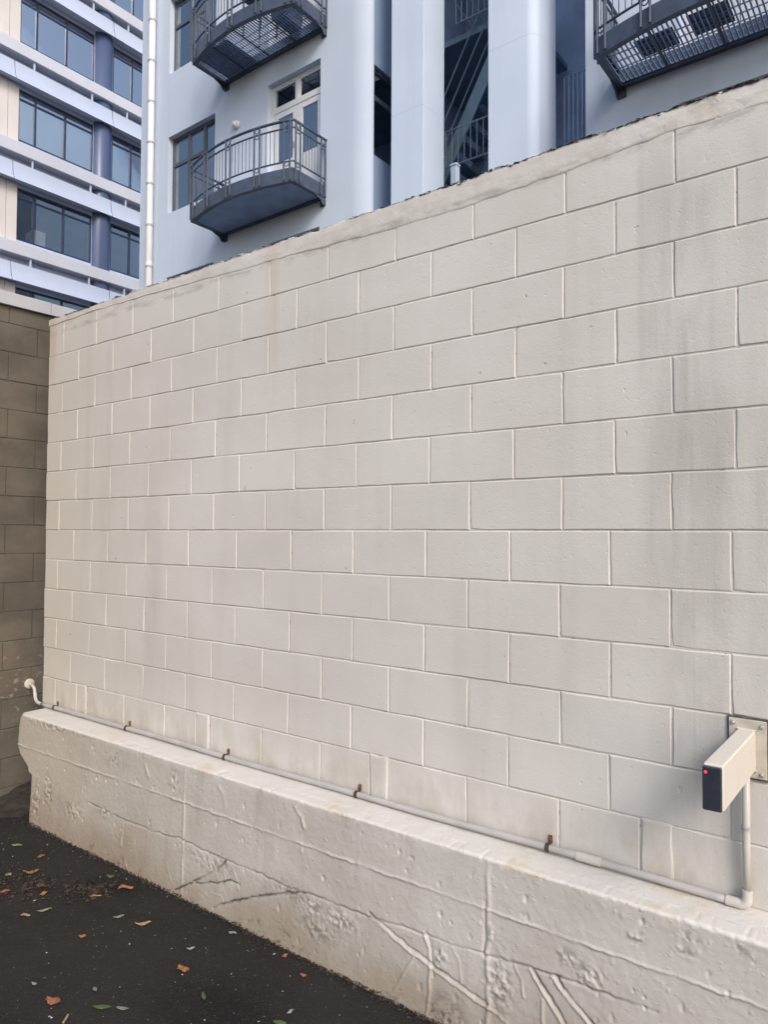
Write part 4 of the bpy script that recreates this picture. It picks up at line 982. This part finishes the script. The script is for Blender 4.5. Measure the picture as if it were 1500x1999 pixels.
LV = [
 (1.93, -1.04, 'red', 0.082, 0.050, 'large reddish curled leaf lying nearest the bottom left corner', 0.35, 0.3),
 (2.11, -0.94, 'green', 0.085, 0.034, 'flat green leaf lying just right of the large reddish leaf', 0.06, 0.62),
 (2.37, -0.66, 'green', 0.060, 0.022, 'small narrow green leaf lying on bare asphalt by bottom centre', 0.15, -0.5),
 (2.16, -0.60, 'orange', 0.062, 0.040, 'bright orange crumpled leaf alone in the middle of the asphalt', 0.5, 0.4),
 (2.72, -0.585, 'green', 0.060, 0.030, 'green leaf cut by the bottom edge of the photo', 0.1, 0.4),
 (1.59, -0.72, 'orange', 0.042, 0.026, 'little orange leaf scrap between the tan leaves and the bottom corner', 0.4, 0.6),
 (1.35, -0.345, 'orange', 0.085, 0.036, 'bright orange twisted leaf closest to the foot of the ledge', 0.6, 0.75),
 (1.72, -0.49, 'tan', 0.085, 0.026, 'long tan wavy leaf right of the pale green one', 0.5, 0.8),
 (1.57, -0.52, 'pale', 0.056, 0.022, 'short pale green leaf beside the long tan wavy leaf', 0.3, 1.1),
 (1.30, -0.48, 'tan', 0.060, 0.016, 'thin tan leaf at the tip of the dark soggy heap', 0.35, 0.85),
 (1.23, -0.71, 'pale', 0.075, 0.020, 'pale narrow leaf left of the soggy heap on bare asphalt', 0.35, 1.0),
 (1.20, -0.79, 'tan', 0.056, 0.026, 'dull tan leaf below the pale narrow leaf', 0.3, 0.5),
 (0.38, -0.43, 'pale', 0.075, 0.034, 'pale green leaf lying closest to the dark side wall', 0.15, 0.55),
 (0.64, -0.42, 'orange', 0.045, 0.030, 'small orange leaf below the pale leaf near the side wall', 0.4, 1.2),
 (0.79, -0.55, 'orange', 0.095, 0.030, 'long orange leaf on the upper side of the leaf pile', 0.5, 0.85),
 (0.72, -0.64, 'tan', 0.050, 0.034, 'tan broken leaf on the left of the leaf pile', 0.4, 0.2),
 (1.07, -0.63, 'orange', 0.046, 0.030, 'small orange leaf on the lower right of the leaf pile', 0.5, 1.4),
 (0.89, -0.74, 'red', 0.060, 0.028, 'dull red leaf cut by the left edge of the photo', 0.4, 0.7),
 (0.98, -0.60, 'brown', 0.070, 0.040, 'dark brown leaf in the middle of the leaf pile', 0.5, 0.2),
 (1.17, -0.315, 'green', 0.055, 0.034, 'dull green leaf against the ledge above the twisted orange leaf', 0.3, 0.4),
 (2.18, -0.90, 'grey', 0.055, 0.024, 'greyish dry leaf right of the flat green leaf', 0.25, 0.55),
 (1.99, -0.90, 'grey', 0.040, 0.020, 'small grey leaf above the flat green leaf', 0.4, -0.3),
 (2.59, -0.32, 'orange', 0.034, 0.022, 'little orange leaf fragment nearest the ledge at bottom centre', 0.4, 0.3),
 (2.43, -0.265, 'orange', 0.032, 0.022, 'little orange leaf fragment left of a similar one along the ledge', 0.4, 1.3),
]
for x, y, kd, L, Wd, lb, curl, rot in LV: leaf(x, y, kd, L*0.88, Wd*0.72, lb, curl=curl, rot=rot)
for x, y, L, lb, rot in ((2.11, -0.285, 0.055, 'white paper scrap lying nearest the ledge', 0.2), (2.06, -0.48, 0.045, 'white paper scrap out on the asphalt right of the tan wavy leaf', 0.9),
                         (2.71, -0.515, 0.040, 'white paper scrap above the green leaf at the bottom edge', 1.4), (1.76, -1.03, 0.04, 'white paper scrap left of the large reddish leaf', 0.2)):
    leaf(x, y, 'white', L*0.8, L*0.28, lb, 'paper_scrap', 'litter', 0.4, rot)
# cigarette end
ce = thing('cigarette_end', 'white cigarette end at the bottom edge below the large reddish leaf', 'cigarette end', (2.07, -1.055, GT0))
d = Vector((0.62, -0.79, 0))*0.016; c = Vector((2.06, -1.06, GT0+0.0045))
smooth_angle(MB().tube([c-d, c+d], 0.0042, 10).build('paper', LM['white'], ce)); smooth_angle(MB().tube([c+d, c+d*1.7], 0.0043, 10).build('filter_tip', LM['tan'], ce))
rg = random.Random(3)
g = MB()
def flake(g, x, y, z, s, flat=0.35):
    P = [(x+rg.uniform(-s, s), y+rg.uniform(-s, s), z+rg.uniform(0, s*flat)) for _ in range(3)]+[(x+rg.uniform(-s, s)*0.3, y+rg.uniform(-s, s)*0.3, z+s*flat*1.4)]
    g.add(P, [(0, 1, 2), (0, 3, 1), (1, 3, 2), (0, 2, 3)])
for _ in range(900):
    x, y = rg.uniform(-0.3, 4.2), rg.uniform(-2.2, -0.24); flake(g, x, y, GT0, abs(rg.gauss(0.002, 0.0016))+0.0012)
for _ in range(70):
    x, y = rg.uniform(0.3, 3.0), rg.uniform(-1.3, -0.26); flake(g, x, y, GT0, rg.uniform(0.004, 0.0075))
o = g.build('grit', M['grit'], None); tag(o, 'pale specks of grit scattered over the asphalt', 'grit', kind='stuff')
g = MB()
for _ in range(700):                        # soggy heaps
    cx, cy_, rr = rg.choice(((0.95, -0.62, 0.17), (0.85, -0.68, 0.20), (1.17, -0.50, 0.13), (1.22, -0.43, 0.10), (0.05, -0.12, 0.16)))
    x, y = rg.gauss(cx, rr*0.55), rg.gauss(cy_, rr*0.45)
    if y > -0.24 and x > 0.06: continue
    flake(g, x, y, GT0, rg.uniform(0.006, 0.022), 0.45)
for _ in range(3200):                       # line of muck against the foot of the ledge
    x = rg.uniform(0.06, 4.6); d_ = abs(rg.gauss(0, 0.014)); y = -0.228-d_; flake(g, x, y, GT0+max(0, 0.011-d_*0.8)*rg.random()*(1+0.9*math.sin(x*7)*math.sin(x*3.1)), rg.uniform(0.003, 0.010), 0.8)
o = g.build('leaf_litter', M['litter'], None); tag(o, 'dark rotting leaf litter heaped on the asphalt and along the ledge', 'leaf litter', kind='stuff')
# bank of soil in the gap behind the end of the ledge
nx = 40; V = []; Fc = []
for i in range(nx):
    for j in range(nx):
        x = SX+0.003+0.45*i/(nx-1); y = -0.34+0.55*j/(nx-1)
        h = 0.10*max(0, 1-(x-SX)/0.42)*np.clip((y+0.34)/0.30, 0, 1)+0.012*float(fbm(np.array([x]), np.array([y]), 14, 300, 3)[0])
        V.append((x, y, GT0-0.012+max(0, h)))
for i in range(nx-1):
    for j in range(nx-1): Fc.append((i*nx+j, (i+1)*nx+j, (i+1)*nx+j+1, i*nx+j+1))
o = obj('soil_bank', V, Fc, M['soil'], None, True); tag(o, 'dark soil banked in the corner between the side wall and the ledge', 'soil', kind='stuff')
